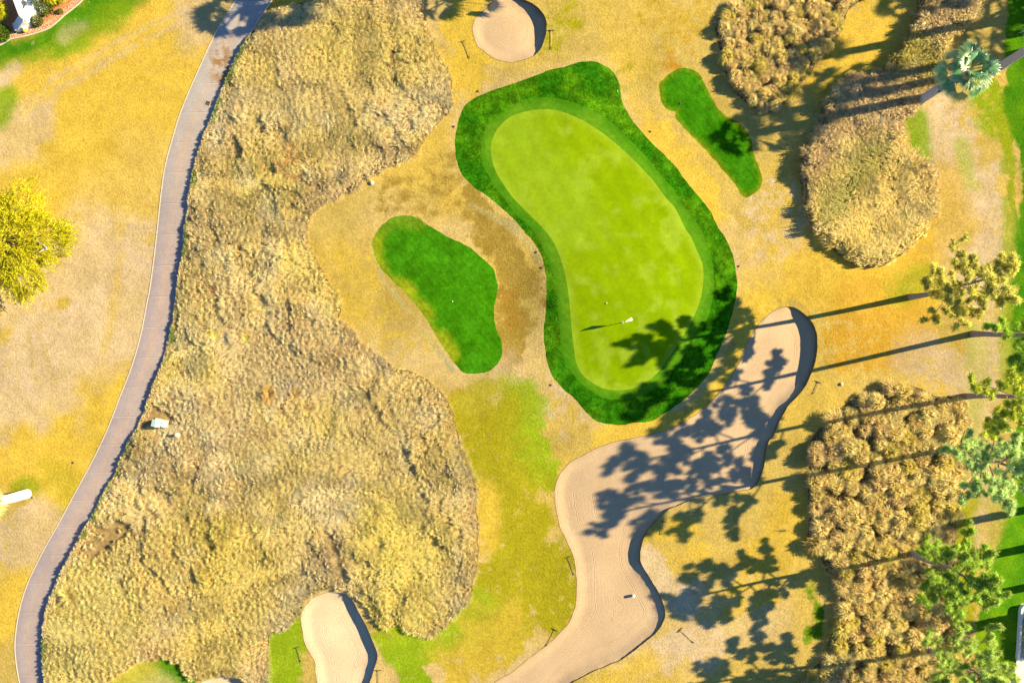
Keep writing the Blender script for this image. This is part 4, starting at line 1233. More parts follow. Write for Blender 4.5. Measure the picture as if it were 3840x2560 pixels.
def fan_palm(px, h, lean, crown_r, label, nfr=30, col=(.075, .27, .10), skirt_from=.55, trunk='palmtrunk', rt=.5, name='fan_palm', group='fan palms around the course', seed=1, fan=1.15):
    random.seed(seed)
    bx, by = w(px)
    root = empty(name, (bx, by, gz1(bx, by)))
    tag(root, label, 'palm tree', group)
    lx, ly = lean
    mb = MB()
    pts = []; rad = []
    for i in range(13):
        t = i / 12
        pts.append((lx * t ** 1.3, ly * t ** 1.3, h * t - (.15 if i == 0 else 0)))
        rad.append(rt * (1 - .28 * t) * (1 + (.12 if i == 0 else 0)))
    mb.tube(pts, rad, 14, .03)
    mb.build('trunk', M[trunk], root, smooth=True)
    tip = Vector((lx, ly, h))
    # rough boots and dead leaves clinging below the crown
    sv = []; sc_ = []
    n = 420
    for i in range(n):
        t = skirt_from + (1 - skirt_from) * random.random()
        a = random.uniform(0, 6.28)
        r0 = rt * (1 - .28 * t) * .96
        c = Vector((lx * t ** 1.3, ly * t ** 1.3, h * t))
        d = Vector((math.cos(a), math.sin(a), 0)); sd = Vector((-d.y, d.x, 0)) * random.uniform(.04, .11)
        p0 = c + d * r0
        L = random.uniform(.16, .42)
        p1 = p0 + d * L * .42 + Vector((0, 0, L * random.uniform(-.8, .9)))
        sv += [tuple(p0 - sd), tuple(p0 + sd), tuple(p1)]
        g = random.uniform(.6, 1.3)
        sc_ += [(.15 * g, .115 * g, .10 * g)] * 3
    me = mesh_np('skirt', sv, np.arange(len(sv)), np.full(len(sv) // 3, 3), np.array(sc_))
    link('skirt', me, M['skirt'], root)
    vv = []; ff = []; cc = []
    col = np.array(col)
    for k in range(nfr):
        u = (k + .5) / nfr
        if u < .45:
            az = 2 * math.pi * k / (nfr * .45) + random.uniform(-.2, .2); elev = math.radians(random.uniform(-28, -2)); pl = crown_r * random.uniform(.46, .60)
        elif u < .8:
            az = 2 * math.pi * (k + .5) / (nfr * .35) + random.uniform(-.3, .3); elev = math.radians(random.uniform(14, 38)); pl = crown_r * random.uniform(.34, .48)
        else:
            az = 2 * math.pi * k / (nfr * .2) + random.uniform(-.4, .4); elev = math.radians(random.uniform(48, 68)); pl = crown_r * random.uniform(.26, .36)
        d = Vector((math.cos(az) * math.cos(elev), math.sin(az) * math.cos(elev), math.sin(elev)))
        side = Vector((-math.sin(az), math.cos(az), 0))
        up = side.cross(d) * -1
        if up.z < 0: up = -up
        s0 = tip + Vector((0, 0, .1)) + Vector((d.x, d.y, 0)) * .15
        q = s0 + d * pl - Vector((0, 0, .10 * pl * pl))
        b = len(vv); pw = .045
        vv += [tuple(s0 - side * pw), tuple(s0 + side * pw), tuple(q + side * pw * .6), tuple(q - side * pw * .6)]
        ff.append((b, b + 1, b + 2, b + 3)); cc += [(.30, .33, .10)] * 4
        dd = (d - Vector((0, 0, .30 + .25 * (1 - u)))).normalized()
        upn = side.cross(dd) * -1
        if upn.z < 0: upn = -upn
        nseg = 20
        R_ = crown_r * fan * random.uniform(.30, .40)
        g = random.uniform(.7, 1.3)
        tint = col * g + (np.array((.06, .07, .0)) * random.random())
        for j in range(nseg):
            a = math.radians(-70 + 140 * (j + .5) / nseg)
            aw = math.radians(140 / nseg * .46)
            L = R_ * (.72 + .28 * math.cos(a * .75)) * random.uniform(.9, 1.08)
            def pt(ang, r, droop, fold):
                return q + (dd * math.cos(ang) + side * math.sin(ang)) * r + upn * (fold + .18 * R_ * abs(math.sin(ang)) * (r / R_)) - Vector((0, 0, droop))
            b = len(vv)
            vv += [tuple(q), tuple(pt(a - aw, L * .62, .05 * R_, -.018)), tuple(pt(a, L * .62, .05 * R_, .022)), tuple(pt(a + aw, L * .62, .05 * R_, -.018)), tuple(pt(a + random.uniform(-.05, .05), L, .24 * R_ * random.uniform(.6, 1.4), 0))]
            ff += [(b, b + 1, b + 2), (b, b + 2, b + 3), (b + 1, b + 4, b + 2), (b + 2, b + 4, b + 3)]
            gg = random.uniform(.85, 1.15)
            cc += [tuple(tint * gg)] * 4 + [tuple(tint * gg * 1.4 + np.array((.34, .34, .22)))]  # tips whitened: sun highlight on the leaflets put into their colour
    flat = [i for f in ff for i in f]
    me = mesh_np('crown', vv, flat, [len(f) for f in ff], np.clip(np.array(cc), 0, .9))
    link('crown', me, M['frond'], root)
    return root

fan_palm((3448, 378), 8.9, (.55, .25), 3.3, 'fan palm with blue green crown and pale leaning trunk at the upper right', seed=2, skirt_from=.42)
fan_palm((3715, 272), 11.0, (.3, .4), 3.3, 'fan palm whose grey trunk runs behind the blue green palm to the right edge', seed=5, skirt_from=.6)
fan_palm((3905, 186), 10.7, (.2, .3), 2.9, 'fan palm outside the upper right edge, shading the pear shaped bed', seed=7)
fan_palm((3905, 48), 12.4, (.2, .1), 2.8, 'fan palm outside the upper right corner, its trunk shadow crossing the upper bed', seed=9)
fan_palm((4190, -150), 10.5, (.1, .1), 3.0, 'fan palm beyond the upper right corner, shading the dry grass between two beds', seed=11)
fan_palm((4400, 10), 9.4, (.1, .1), 3.6, 'fan palm far beyond the upper right corner, shading the green strip', seed=13)
fan_palm((4500, -120), 9.4, (.1, .1), 3.8, 'fan palm farthest beyond the upper right corner', seed=14)
fan_palm((4140, 1853), 9.0, (.1, .1), 2.4, 'fan palm outside the right edge, highest of three shading the lower bed', seed=15)
fan_palm((4010, 2022), 9.0, (.1, .1), 2.6, 'fan palm outside the right edge, middle one of three shading the lower bed', seed=16)
fan_palm((4100, 2150), 9.4, (.1, .1), 2.6, 'fan palm outside the right edge, lowest of three shading the lower bed', seed=17)
fan_palm((4060, 2268), 7.0, (.1, .1), 1.8, 'fat trunked fan palm outside the right edge above the flowering hedge', seed=18, rt=.75, skirt_from=.3)
fan_palm((101, 1851), 8.8, (-.1, .0), 3.0, 'palm with a stout white trunk at the left edge', seed=19, rt=.56, col=(.26, .24, .03), trunk='whitetrunk', skirt_from=.72)
fan_palm((2185, -100), 6.8, (.1, .1), 3.3, 'fan palm beyond the top edge, shading the round bunker', seed=20)
fan_palm((1490, -70), 8.0, (.1, .2), 4.2, 'fan palm beyond the top edge, shading the upper end of the cart path', seed=21, nfr=60)
fan_palm((1500, -190), 8.3, (.1, .2), 3.2, 'second fan palm beyond the top edge near the cart path', seed=22, nfr=50)

# palo verde at the left edge: fine feathery twigs
def palo_verde():
    random.seed(4)
    h = 4.6
    cx, cy = img((15, 905), h)
    root = empty('palo_verde_tree', (cx, cy, gz1(cx, cy)))
    tag(root, 'feathery yellow green tree with pale bare twigs cut by the left edge', 'tree')
    mb = MB(); lm = MB()
    mb.tube([(0, 0, -.1), (.1, .1, 1.2), (0, 0, 2.2)], [.26, .2, .16], 9, .05)
    mb.build('trunk', M['limb'], root)
    Rx, Ry = 6.2, 6.6
    lv = []; lc = []
    tips = []
    for i in range(230):
        az = random.uniform(0, 6.28); rr = math.sqrt(random.random())
        lob = .82 + .18 * math.sin(az * 5 + 1) + .08 * math.sin(az * 11)
        e = Vector((math.cos(az) * Rx * rr * lob, math.sin(az) * Ry * rr * lob, 1.3 + 3.7 * math.sqrt(max(0, 1 - rr * rr * .85)) + random.uniform(-.4, .3)))
        s = Vector((e.x * .3, e.y * .3, 2.0))
        if i % 3 == 0:
            lm.tube([(0, 0, 2.0), tuple(s + Vector((0, 0, .6))), tuple(e)], [.06, .04, .015], 4)
        out = Vector((math.cos(az), math.sin(az), 0))
        for k in range(16):
            a2 = az + random.gauss(0, .55)
            o = Vector((math.cos(a2), math.sin(a2), random.uniform(-.35, .25)))
            q0 = e + Vector((random.gauss(0, .42), random.gauss(0, .42), random.gauss(0, .25)))
            L = random.uniform(.5, 1.05)
            q1 = q0 + o * L - Vector((0, 0, .15))
            sd = o.cross(Vector((0, 0, 1))).normalized()
            ntw = 16
            g = random.uniform(.75, 1.25); mixg = random.random()
            c0 = np.array((.62, .56, .012)) * (1 - mixg * .6) + np.array((.34, .42, .012)) * mixg * .6
            for m in range(ntw):
                t = (m + random.random()) / ntw
                p = q0.lerp(q1, t)
                dr = (sd * random.choice((-1, 1)) * random.uniform(.3, 1) + o * .9 + Vector((0, 0, random.uniform(-.3, .5)))).normalized()
                wv_ = dr.cross(Vector((random.gauss(0, 1), random.gauss(0, 1), random.gauss(0, 1)))).normalized() * random.uniform(.025, .045)
                ll = random.uniform(.14, .3)
                lv += [tuple(p - wv_), tuple(p + wv_), tuple(p + dr * ll)]
                lc += [tuple(c0 * g * random.uniform(.8, 1.2))] * 3
    lm.build('limbs', M['limb'], root)
    tw = MB()
    for pp in (((150, 915), (163, 925), (170, 935)), ((163, 925), (150, 935), (140, 945)), ((112, 905), (130, 903), (150, 912))):
        P3 = []
        for j, q in enumerate(pp):
            x, y = img(q, 5.0)
            P3.append((x - cx, y - cy, 4.5 + .15 * j))
        tw.tube(P3, [.09, .07, .04], 6)
    tw.build('dead_branch', M['palmtrunk'], root)
    me = mesh_np('crown', lv, np.arange(len(lv)), np.full(len(lv) // 3, 3), np.array(lc))
    link('crown', me, M['leaf'], root)
palo_verde()

# ------------------------------------------------------------------ garden at the top left
def shrub(name, px, r, hgt, n, col, label, cat, leafL=.3, leafW=.05, spiky=False, seed=1):
    random.seed(seed)
    x, y = w(px)
    root = empty(name, (x, y, gz1(x, y)))
    tag(root, label, cat)
    mb = MB()
    for k in range(5):
        a = k * 1.256
        mb.tube([(0, 0, -.05), (math.cos(a) * r * .25, math.sin(a) * r * .25, hgt * .4), (math.cos(a) * r * .5, math.sin(a) * r * .5, hgt * .75)], [.05, .035, .015], 5)
    mb.build('stem', M['limb'], root)
    v = []; c = []
    col = np.array(col)
    for i in range(n):
        d = Vector((random.gauss(0, 1), random.gauss(0, 1), abs(random.gauss(0, .9)) * (1.0 if not spiky else .6))).normalized()
        if spiky:
            p0 = Vector((d.x * r * .15, d.y * r * .15, hgt * .35)); p1 = Vector((d.x * r, d.y * r, hgt * (.3 + .9 * d.z))) * random.uniform(.7, 1.05)
            sd = d.cross(Vector((0, 0, 1))).normalized() * leafW
            pm = p0.lerp(p1, .5) + Vector((0, 0, hgt * .18))
            v += [tuple(p0 - sd), tuple(p0 + sd), tuple(pm + sd), tuple(p0 - sd), tuple(pm + sd), tuple(pm - sd), tuple(pm - sd), tuple(pm + sd), tuple(p1)]
            g = random.uniform(.7, 1.3)
            c += [tuple(col * g)] * 9
        else:
            q = Vector((d.x * r, d.y * r, d.z * hgt)) * random.uniform(.72, 1.0)
            dr = (d + Vector((random.gauss(0, .6), random.gauss(0, .6), random.gauss(0, .6)))).normalized()
            sd = dr.cross(Vector((random.gauss(0, 1), random.gauss(0, 1), random.gauss(0, 1)))).normalized() * leafW
            v += [tuple(q - sd), tuple(q + sd), tuple(q + dr * leafL)]
            g = random.uniform(.65, 1.3)
            c += [tuple(col * g)] * 3
    me = mesh_np('foliage', v, np.arange(len(v)), np.full(len(v) // 3, 3), np.clip(np.array(c), 0, .9))
    link('foliage', me, M['leaf'], root)

shrub('round_shrub', (140, 80), .70, 1.1, 2200, (.13, .17, .045), 'round clipped grey green shrub on red mulch beside the white wall', 'shrub', .16, .03, False, 3)
shrub('spiky_palm_shrub', (14, 55), 1.35, 2.2, 420, (.42, .42, .012), 'large yellow green spiky palm shrub left of the white wall', 'shrub', .3, .07, True, 4)
shrub('leafy_shrub', (10, 128), .95, 1.2, 1500, (.10, .20, .012), 'dark green leafy shrub at the left edge below the spiky palm', 'shrub', .25, .05, False, 5)
shrub('leafy_shrub', (172, 30), .95, 2.4, 1500, (.10, .17, .015), 'bushy dark green shrub touching the right side of the white wall', 'shrub', .25, .05, False, 6)
shrub('spiky_palm_shrub', (208, 12), .95, 2.6, 260, (.42, .40, .012), 'small yellow spiky palm shrub on the mulch near the top edge', 'shrub', .3, .06, True, 7)
shrub('spiky_palm_shrub', (238, 2), .75, 1.2, 220, (.45, .42, .015), 'yellow spiky palm shrub farthest right on the mulch, cut by the top edge', 'shrub', .3, .06, True, 8)
shrub('leafy_shrub', (228, 46), .30, .4, 300, (.16, .2, .02), 'tiny olive shrub beside the pebble border', 'shrub', .14, .03, False, 9)

def garden_wall():
    x, y = w((95, 45))
    root = empty('garden_wall', (x, y, gz1(x, y)))
    tag(root, 'white stucco garden wall with a sloped buttress at the top left corner', 'wall')
    def loc(p, h):
        a, b = img(p, h)
        return a - x, b - y
    def wall(p0, p1, th, h0, h1, nm):
        a = Vector(loc(p0, h0)); b = Vector(loc(p1, h1))
        d = (b - a).normalized(); n = Vector((-d.y, d.x)) * th / 2
        mb = MB()
        e = .04
        rings = []
        for q, hh, g in ((a, h0, 0), (b - d * .25, h1, 0), (b, h1, .12)):
            nn = n * (1 - g)
            rings.append([(q.x - nn.x, q.y - nn.y, -.1), (q.x + nn.x, q.y + nn.y, -.1), (q.x + nn.x, q.y + nn.y, hh - e), (q.x + nn.x * .9, q.y + nn.y * .9, hh), (q.x - nn.x * .9, q.y - nn.y * .9, hh), (q.x - nn.x, q.y - nn.y, hh - e)])
        mb.loft(rings)
        mb.build(nm, M['stucco'], root)
    wall((45, -40), (82, 60), .62, 1.9, 1.9, 'wall')
    wall((142, -25), (80, 68), .72, 2.0, 1.7, 'wall')
    wall((82, 66), (52, 103), .95, 1.55, .45, 'buttress')
    wall((108, 62), (82, 104), .30, 1.2, .7, 'buttress')
garden_wall()
def flat_patch(name, pts, z, mat, kind='structure', thick=.05):
    q = wl(pts)
    mb = MB()
    zz = [gz1(a, b) + z for a, b in q]
    mb.loft([[(a, b, c - thick) for (a, b), c in zip(q, zz)], [(a, b, c) for (a, b), c in zip(q, zz)]])
    return tag(mb.build(name, mat), kind=kind)
flat_patch('patio', [(100, 38), (62, -60), (150, -60), (132, -10)], .06, M['patio'])
pl_ = flat_patch('pool_water', [(118, 12), (104, -8), (112, -60), (150, -60), (128, 0)], .075, M['teal'])
# kerb and pebble strip along the garden bed
kl = spline(wl(kerb_line), False, .3)
d = np.gradient(kl, axis=0); d /= np.linalg.norm(d, axis=1)[:, None]
nr = np.stack([-d[:, 1], d[:, 0]], 1)
mb = MB(); rings = []
for p, n_ in zip(kl, nr):
    z = gz1(*p); a = p - n_ * .07; b = p + n_ * .07
    rings.append([(a[0], a[1], z - .05), (a[0], a[1], z + .07), (b[0], b[1], z + .07), (b[0], b[1], z - .05)])
mb.loft(rings)
tag(mb.build('bed_kerb', M['kerb']), 'thin curved concrete kerb edging the red mulch bed', 'kerb')
mb = MB(); random.seed(5)
for p, n_ in zip(kl, nr):
    for k in range(26):
        q = p + n_ * random.uniform(.1, .75) + np.array((random.uniform(-.15, .15), random.uniform(-.15, .15)))
        s = random.uniform(.025, .055); z = gz1(*q)
        a = random.uniform(0, 3)
        mb.loft([[(q[0] + s * math.cos(a + i * 1.26), q[1] + s * math.sin(a + i * 1.26), z - .01) for i in range(5)], [(q[0] + s * .6 * math.cos(a + i * 1.26), q[1] + s * .6 * math.sin(a + i * 1.26), z + s * .8) for i in range(5)]])
tag(mb.build('pebble_border', M['pebble']), 'strip of pale pebbles inside the curved kerb of the mulch bed', 'pebbles', kind='stuff')

def blob(mb, c, r, squash=.8, jit=.15, nu=10, nv=6):
    rings = []
    for i in range(nv + 1):
        t = math.pi * i / nv
        rr = math.sin(t) * r + 1e-3
        rings.append([(c[0] + rr * math.cos(6.283 * k / nu) * random.uniform(1 - jit, 1 + jit), c[1] + rr * math.sin(6.283 * k / nu) * random.uniform(1 - jit, 1 + jit), c[2] - math.cos(t) * r * squash) for k in range(nu)])
    mb.loft(rings)
def lump(name, px, r, mat, label, cat, squash=.8, jit=.15, parts=None, group=None):
    x, y = w(px); z = gz1(x, y)
    mb = MB(); blob(mb, (0, 0, r * squash * .6), r, squash, jit)
    o = mb.build(name, mat, None, (x, y, z), smooth=jit < .1)
    tag(o, label, cat, group)
    return o
# barrel cactus: ribbed ball
x, y = w((97, 116)); mb = MB(); rings = []
for i in range(9):
    t = math.pi * i / 8; rings.append([(math.sin(t) * .26 * (1 + .09 * (k % 2)) * math.cos(6.283 * k / 24) + 0, math.sin(t) * .26 * (1 + .09 * (k % 2)) * math.sin(6.283 * k / 24), .22 - math.cos(t) * .24) for k in range(24)])
mb.loft(rings)
tag(mb.build('barrel_cactus', M['yellow'], None, (x, y, gz1(x, y))), 'small round yellow barrel cactus on red mulch in front of the white wall', 'cactus')

# ------------------------------------------------------------------ garden at the bottom right
def low_rail():
    pts = [(3880, 2262), (3836, 2266), (3824, 2274), (3820, 2290), (3816, 2360), (3811, 2440), (3809, 2462), (3812, 2480), (3812, 2500), (3806, 2516), (3803, 2540), (3800, 2600)]
    q = spline(wl(pts), False, .25)
    root = empty('low_garden_wall', (q[0][0], q[0][1], 0))
    tag(root, 'low white rendered wall with a rounded corner at the lower right edge', 'wall')
    d = np.gradient(q, axis=0); d /= np.linalg.norm(d, axis=1)[:, None]
    n = np.stack([-d[:, 1], d[:, 0]], 1)
    mb = MB(); cp = MB(); r1 = []; r2 = []
    for p, m in zip(q, n):
        hgt = .55 if p[1] > w((0, 2465))[1] else .12
        a = p - m * .08 - q[0]; b = p + m * .08 - q[0]; a2 = p - m * .11 - q[0]; b2 = p + m * .11 - q[0]
        r1.append([(a[0], a[1], -.1), (a[0], a[1], hgt), (b[0], b[1], hgt), (b[0], b[1], -.1)])
        r2.append([(a2[0], a2[1], hgt), (a2[0], a2[1], hgt + .06), (b2[0], b2[1], hgt + .06), (b2[0], b2[1], hgt)])
    mb.loft(r1); cp.loft(r2)
    mb.build('wall', M['stucco'], root)
    cp.build('coping', M['white'], root)
low_rail()
def hedge():
    random.seed(12)
    x, y = w((3860, 2385))
    root = empty('flowering_hedge', (x, y, 0))
    tag(root, 'dark green hedge dotted with white blossom behind the low white wall', 'hedge')
    v = []; c = []; fv = []
    for i in range(5200):
        p = Vector((random.uniform(-1.05, 1.6), random.uniform(-2.3, 2.3), .1 + 1.0 * math.sqrt(random.random())))
        dr = Vector((random.gauss(0, 1), random.gauss(0, 1), random.gauss(.4, 1))).normalized()
        sd = dr.cross(Vector((random.gauss(0, 1), random.gauss(0, 1), random.gauss(0, 1)))).normalized() * .04
        v += [tuple(p - sd), tuple(p + sd), tuple(p + dr * .16)]
        g = random.uniform(.6, 1.3); c += [(.06 * g, .13 * g, .02 * g)] * 3
    for i in range(700):
        p = Vector((random.uniform(-1.0, 1.6), random.uniform(-2.3, 2.3), 1.02 + random.uniform(-.1, .18)))
        s = random.uniform(.05, .1)
        for k in range(5):
            a = k * 1.2566 + i
            fv += [tuple(p), tuple(p + Vector((math.cos(a - .4) * s, math.sin(a - .4) * s, .03))), tuple(p + Vector((math.cos(a + .4) * s, math.sin(a + .4) * s, .03)))]
    me = mesh_np('foliage', v, np.arange(len(v)), np.full(len(v) // 3, 3), np.array(c)); link('foliage', me, M['leaf'], root)
    me = mesh_np('blossom', fv, np.arange(len(fv)), np.full(len(fv) // 3, 3), np.tile(np.array((.8, .76, .66)), (len(fv), 1))); link('blossom', me, M['leaf'], root)
    mb = MB()
    for k in range(8):
        mb.tube([(random.uniform(-.6, 1.2), random.uniform(-2, 2), -.05), (random.uniform(-.6, 1.2), random.uniform(-2, 2), .7)], [.03, .015], 5)
    mb.build('stem', M['limb'], root)
hedge()

# ------------------------------------------------------------------ golf things
def rake(head, end, label, pale=False, dark=False):
    hx, hy = w(head); ex, ey = w(end)
    L = math.hypot(ex - hx, ey - hy)
    rz = math.atan2(ey - hy, ex - hx)
    root = empty('bunker_rake', (hx, hy, gz1(hx, hy) + .02), rz)
    tag(root, label, 'rake', 'rakes beside the bunkers')
    z1 = gz1(ex, ey) - gz1(hx, hy)
    mb = MB()
    mb.tube([(0, 0, .07), (L * .5, 0, .05 + z1 * .5), (L, 0, .05 + z1)], [.021, .021, .02], 8)
    mb.build('handle', M['rakepale'] if pale else M['rake'], root, smooth=True)
    gp = MB(); gp.tube([(L * .86, 0, .05 + z1 * .86), (L, 0, .05 + z1)], .034, 8)
    gp.build('grip', M['black'], root)
    hd = MB()
    hd.box((0, 0, .08), (.045, .68, .04), 0, .008)
    for k in range(15):
        yy = -.35 + .05 * k
        hd.box((-.01, yy, .03), (.018, .016, .09), 0)
    hd.box((.06, 0, .085), (.12, .07, .06), 0, .01)
    hd.build('head', M['rakehead'], root)
rake(T(2, (1418, 282))[0], T(2, (1462, 402))[0], 'dark rake on golden grass left of the round bunker')
rake(T(3, (268, 212))[0], T(3, (268, 345))[0], 'rake with a pale handle right of the round bunker', True)
rake(T(8, (345, 1042))[0], T(8, (307, 1124))[0], 'rake in tree shade at the upper right side of the big bunker')
rake(T(11, (1032, 460))[0], T(11, (1015, 552))[0], 'rake at the inner bend of the big bunker below the pine shadows')
rake(T(11, (385, 708))[0], T(11, (428, 830))[0], 'rake on yellow grass along the left edge of the big bunker')
rake(T(11, (296, 1200))[0], T(11, (233, 1312))[0], 'rake lying towards lower left beside the bottom end of the big bunker')
rake(T(11, (1147, 1200))[0], T(11, (1242, 1287))[0], 'rake lying diagonally on dry grass right of the big bunker')
rake(T(10, (282, 1322))[0], T(10, (307, 1420))[0], 'rake on green grass left of the pale bunker')
rake(T(10, (838, 1478))[0], T(10, (835, 1575))[0], 'rake right of the pale bunker, cut by the bottom edge')

def flag():
    x, y = w((2333, 1210)); z = gz1(x, y)
    root = empty('flagstick', (x, y, z))
    tag(root, 'golf flagstick with a white flag standing in the putting green', 'flagstick')
    mb = MB(); mb.tube([(0, 0, -.1), (.012, .006, 1.1), (.03, .015, 2.0)], [.034, .03, .026], 8)
    mb.build('pole', M['white'], root, smooth=True)
    nx, nz = 9, 6
    vv = []; fs = []
    for side in (0, 1):
        for i in range(nx + 1):
            for k in range(nz + 1):
                u, v = i / nx, k / nz
                wv_ = .05 * math.sin(u * 6.0 + v * 1.2) * u
                px = .03 + .80 * u * .80 + wv_ * -.6 + .22 * v * (.4 + u); py = .015 + .80 * u * .58 + wv_ * .8 - .20 * v * (.4 + u)
                pz = 1.97 - .58 * v - .2 * u * u
                vv.append((px - side * .005, py + side * .007, pz))
    m = (nx + 1) * (nz + 1)
    for i in range(nx):
        for k in range(nz):
            a = i * (nz + 1) + k
            fs.append((a, a + 1, a + nz + 2, a + nz + 1)); fs.append((m + a, m + a + nz + 1, m + a + nz + 2, m + a + 1))
    mb = MB(); mb.add(vv, fs); mb.build('flag', M['white'], root, smooth=True)
    cup = MB()
    cup.loft([[(.075 * math.cos(k * .3927), .075 * math.sin(k * .3927), .004) for k in range(16)], [(.075 * math.cos(k * .3927), .075 * math.sin(k * .3927), .012) for k in range(16)]])
    c = cup.build('hole_cup', M['black'], None, (x, y, z + .002))  # flat black disc paints the dark inside of the hole
    rim = MB()
    rim.loft([[(r_ * math.cos(k * .3927), r_ * math.sin(k * .3927), h_) for k in range(16)] for r_, h_ in ((.12, .003), (.115, .016), (.085, .016), (.08, .003))], cap=False)
    rim.build('rim', M['white'], c)
    tag(c, 'dark hole with a white rim at the foot of the flagstick', 'golf hole')
flag()

def disc(name, px, r, hgt, mat, label, cat, group=None, inner=None, zoff=0.0):
    x, y = w(px); z = gz1(x, y) + zoff
    mb = MB(); n = 16
    rings = [[(rr * math.cos(6.283 * k / n), rr * math.sin(6.283 * k / n), zz) for k in range(n)] for rr, zz in ((r, -.03), (r, hgt * .8), (r * .9, hgt), (r * .25, hgt + .005))]
    mb.loft(rings)
    o = mb.build(name, mat, None, (x, y, z), smooth=False)
    tag(o, label, cat, group)
    if inner:
        m2 = MB(); m2.loft([[(r * .45 * math.cos(6.283 * k / 12), r * .45 * math.sin(6.283 * k / 12), zz) for k in range(12)] for zz in (hgt, hgt + .02)])
        m2.build('cap', inner, o)
    return o
for px, lab in ((T(7, (165, 158))[0], 'sprinkler head on brown grass left of the green, upper of two'), (T(7, (203, 264))[0], 'sprinkler head on brown grass left of the green, lower of two'), (T(7, (1543, 255))[0], 'sprinkler head on dry grass right of the green'),
                (T(7, (265, 1063))[0], 'sprinkler head below left of the green'), (T(3, (1150, 708))[0], 'sprinkler head in a dark spot on the right hand green strip'), (T(9, (498, 62))[0], 'sprinkler head on yellow grass left of the cart path'),
                (T(9, (220, 297))[0], 'sprinkler head beside the stout white palm trunk'), (T(2, (1517, 625))[0], 'sprinkler head above the upper left corner of the green'), (T(2, (1352, 866))[0], 'sprinkler head left of the green beside the dark collar'), (T(3, (942, 905))[0], 'sprinkler head on pale grass between the green and the right hand strip')):
    disc('sprinkler_head', px, .13, .05, M['iron'], lab, 'sprinkler', 'sprinkler heads in the turf', M['black'])
for px, lab in ((T(7, (642, 507))[0], 'white golf ball on the putting green left of the flag'), (T(6, (1344, 494))[0], 'white golf ball on the dark green apron left of the green'), (T(3, (718, 631))[0], 'white golf ball at the upper right corner of the green collar')):
    x, y = w(px); mb = MB(); random.seed(1)
    blob(mb, (0, 0, .055), .06, 1.0, 0, 12, 8)
    tag(mb.build('golf_ball', M['ball'], None, (x, y, gz1(x, y)), smooth=True), lab, 'golf ball')
# white capped post in the big bunker
disc('marker_post', T(11, (832, 973))[0], .17, .30, M['white'], 'short white round post standing in the big sand bunker', 'post', None, M['rakepale'], -.25)
disc('marker_post', (674, 1628), .20, .85, M['white'], 'white topped round post in tall grass near the pale cabinet', 'post', None, M['rakepale'])
x, y = w((668, 1640)); mb = MB(); mb.tube([(0, 0, -.1), (.25, .08, .7)], [.02, .02], 6)
tag(mb.build('stake', M['white'], None, (x, y, gz1(x, y))), 'thin white stake leaning beside the white topped post', 'stake')

def cabinet():
    x, y = w((604, 1586)); z = gz1(x, y)
    root = empty('utility_cabinet', (x, y, z), math.radians(-12))
    tag(root, 'pale teal utility cabinet with a sloped lid beside the cart path', 'utility cabinet')
    pad = MB(); pad.box((.05, 0, .03), (1.5, .95, .14), 0, .02); pad.build('pad', M['kerb'], root)
    b = MB()
    prof = [(-.60, .08), (.22, .08), (.22, .66), (-.18, .92), (-.60, .84)]
    for s in (1,):
        n = len(prof)
        vs_ = [(a, -.36, c) for a, c in prof] + [(a, .36, c) for a, c in prof]
        fs_ = [tuple(range(n)), tuple(range(2 * n - 1, n - 1, -1))] + [(i, i + n, (i + 1) % n + n, (i + 1) % n) for i in range(n)]
        b.add(vs_, fs_)
    b.build('body', M['tealbox'], root)
    l = MB()
    lp = [(-.66, .85), (-.19, .94), (.26, .665), (.27, .70), (-.18, .985), (-.66, .895)]
    n = len(lp)
    l.add([(a, -.41, c) for a, c in lp] + [(a, .41, c) for a, c in lp], [tuple(range(n)), tuple(range(2 * n - 1, n - 1, -1))] + [(i, i + n, (i + 1) % n + n, (i + 1) % n) for i in range(n)])
    l.build('lid', M['tealbox'], root)
    s = MB(); s.box((.53, .0, .36), (.42, .62, .56), 0, .03); s.build('meter_box', M['white'], root)
    hd = MB(); hd.box((-.2, -.385, .5), (.14, .04, .05), 0); hd.build('handle', M['black'], root)
cabinet()

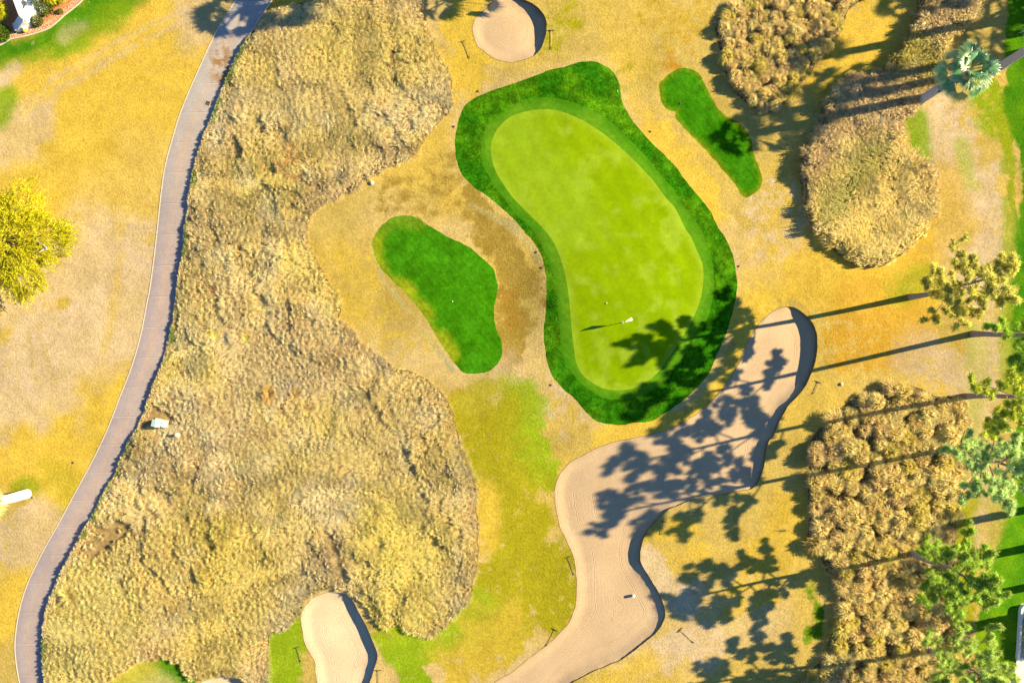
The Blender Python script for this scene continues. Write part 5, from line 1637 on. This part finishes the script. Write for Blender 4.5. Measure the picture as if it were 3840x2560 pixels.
def grate():
    x, y = w((779, 388)); z = gz1(x, y) + .03
    root = empty('drain_grate', (x, y, z), math.radians(-20))
    tag(root, 'square iron drain grate set in the cart path', 'drain')
    fr = MB()
    for c, d in (((0, .29, 0), (.64, .06, .05)), ((0, -.29, 0), (.64, .06, .05)), ((.29, 0, 0), (.06, .52, .05)), ((-.29, 0, 0), (.06, .52, .05))):
        fr.box(c, d)
    fr.build('frame', M['kerb'], root)
    pit = MB(); pit.box((0, 0, -.012), (.52, .52, .02)); pit.build('pit', M['black'], root)  # thin black slab paints the darkness below the bars
    br = MB()
    for k in range(7):
        br.box((-.225 + .075 * k, 0, .012), (.04, .52, .02))
    br.box((0, 0, .008), (.52, .03, .02)); br.build('bars', M['iron'], root)
grate()

for i, (px, r, lab) in enumerate(((T(2, (793, 1251))[0], .26, 'pale rounded rock at the lower right edge of the upper meadow'), (T(5, (1262, 1462))[0], .28, 'pale rock in the meadow below the white topped post'), (T(5, (1186, 826))[0], .15, 'small pale rock in dry grass near the cart path'),
                      (T(10, (20, 592))[0], .24, 'pale rock lying in the lower middle of the meadow'), (T(5, (1302, -20))[0], .17, 'white rock at the meadow edge where it nears the path'), (T(8, (500, 1057))[0], .2, 'flat pale stone on dry grass near the shaded rake'), (T(9, (490, 25))[0], .0, ''), (T(9, (1190, 340))[0], .22, 'bleached stone in the bare patch of the lower meadow'))):
    if r > 0:
        random.seed(30 + i)
        lump('rock', px, r, M['rock'], lab, 'rock', .6, .2)
# dry weed at the left edge of the lower bed
random.seed(44)
x, y = w(T(12, (105, 525))[0]); mb = MB()
for k in range(22):
    a = random.uniform(0, 6.28); L = random.uniform(.2, .75)
    mb.tube([(0, 0, 0), (math.cos(a) * L * .5, math.sin(a) * L * .3, .18), (math.cos(a) * L, math.sin(a) * L * .55, random.uniform(.1, .35))], [.014, .01, .006], 4)
tag(mb.build('dry_weed', M['limb'], None, (x, y, gz1(x, y))), 'small dead twiggy weed on dry grass left of the lower right bed', 'weed')
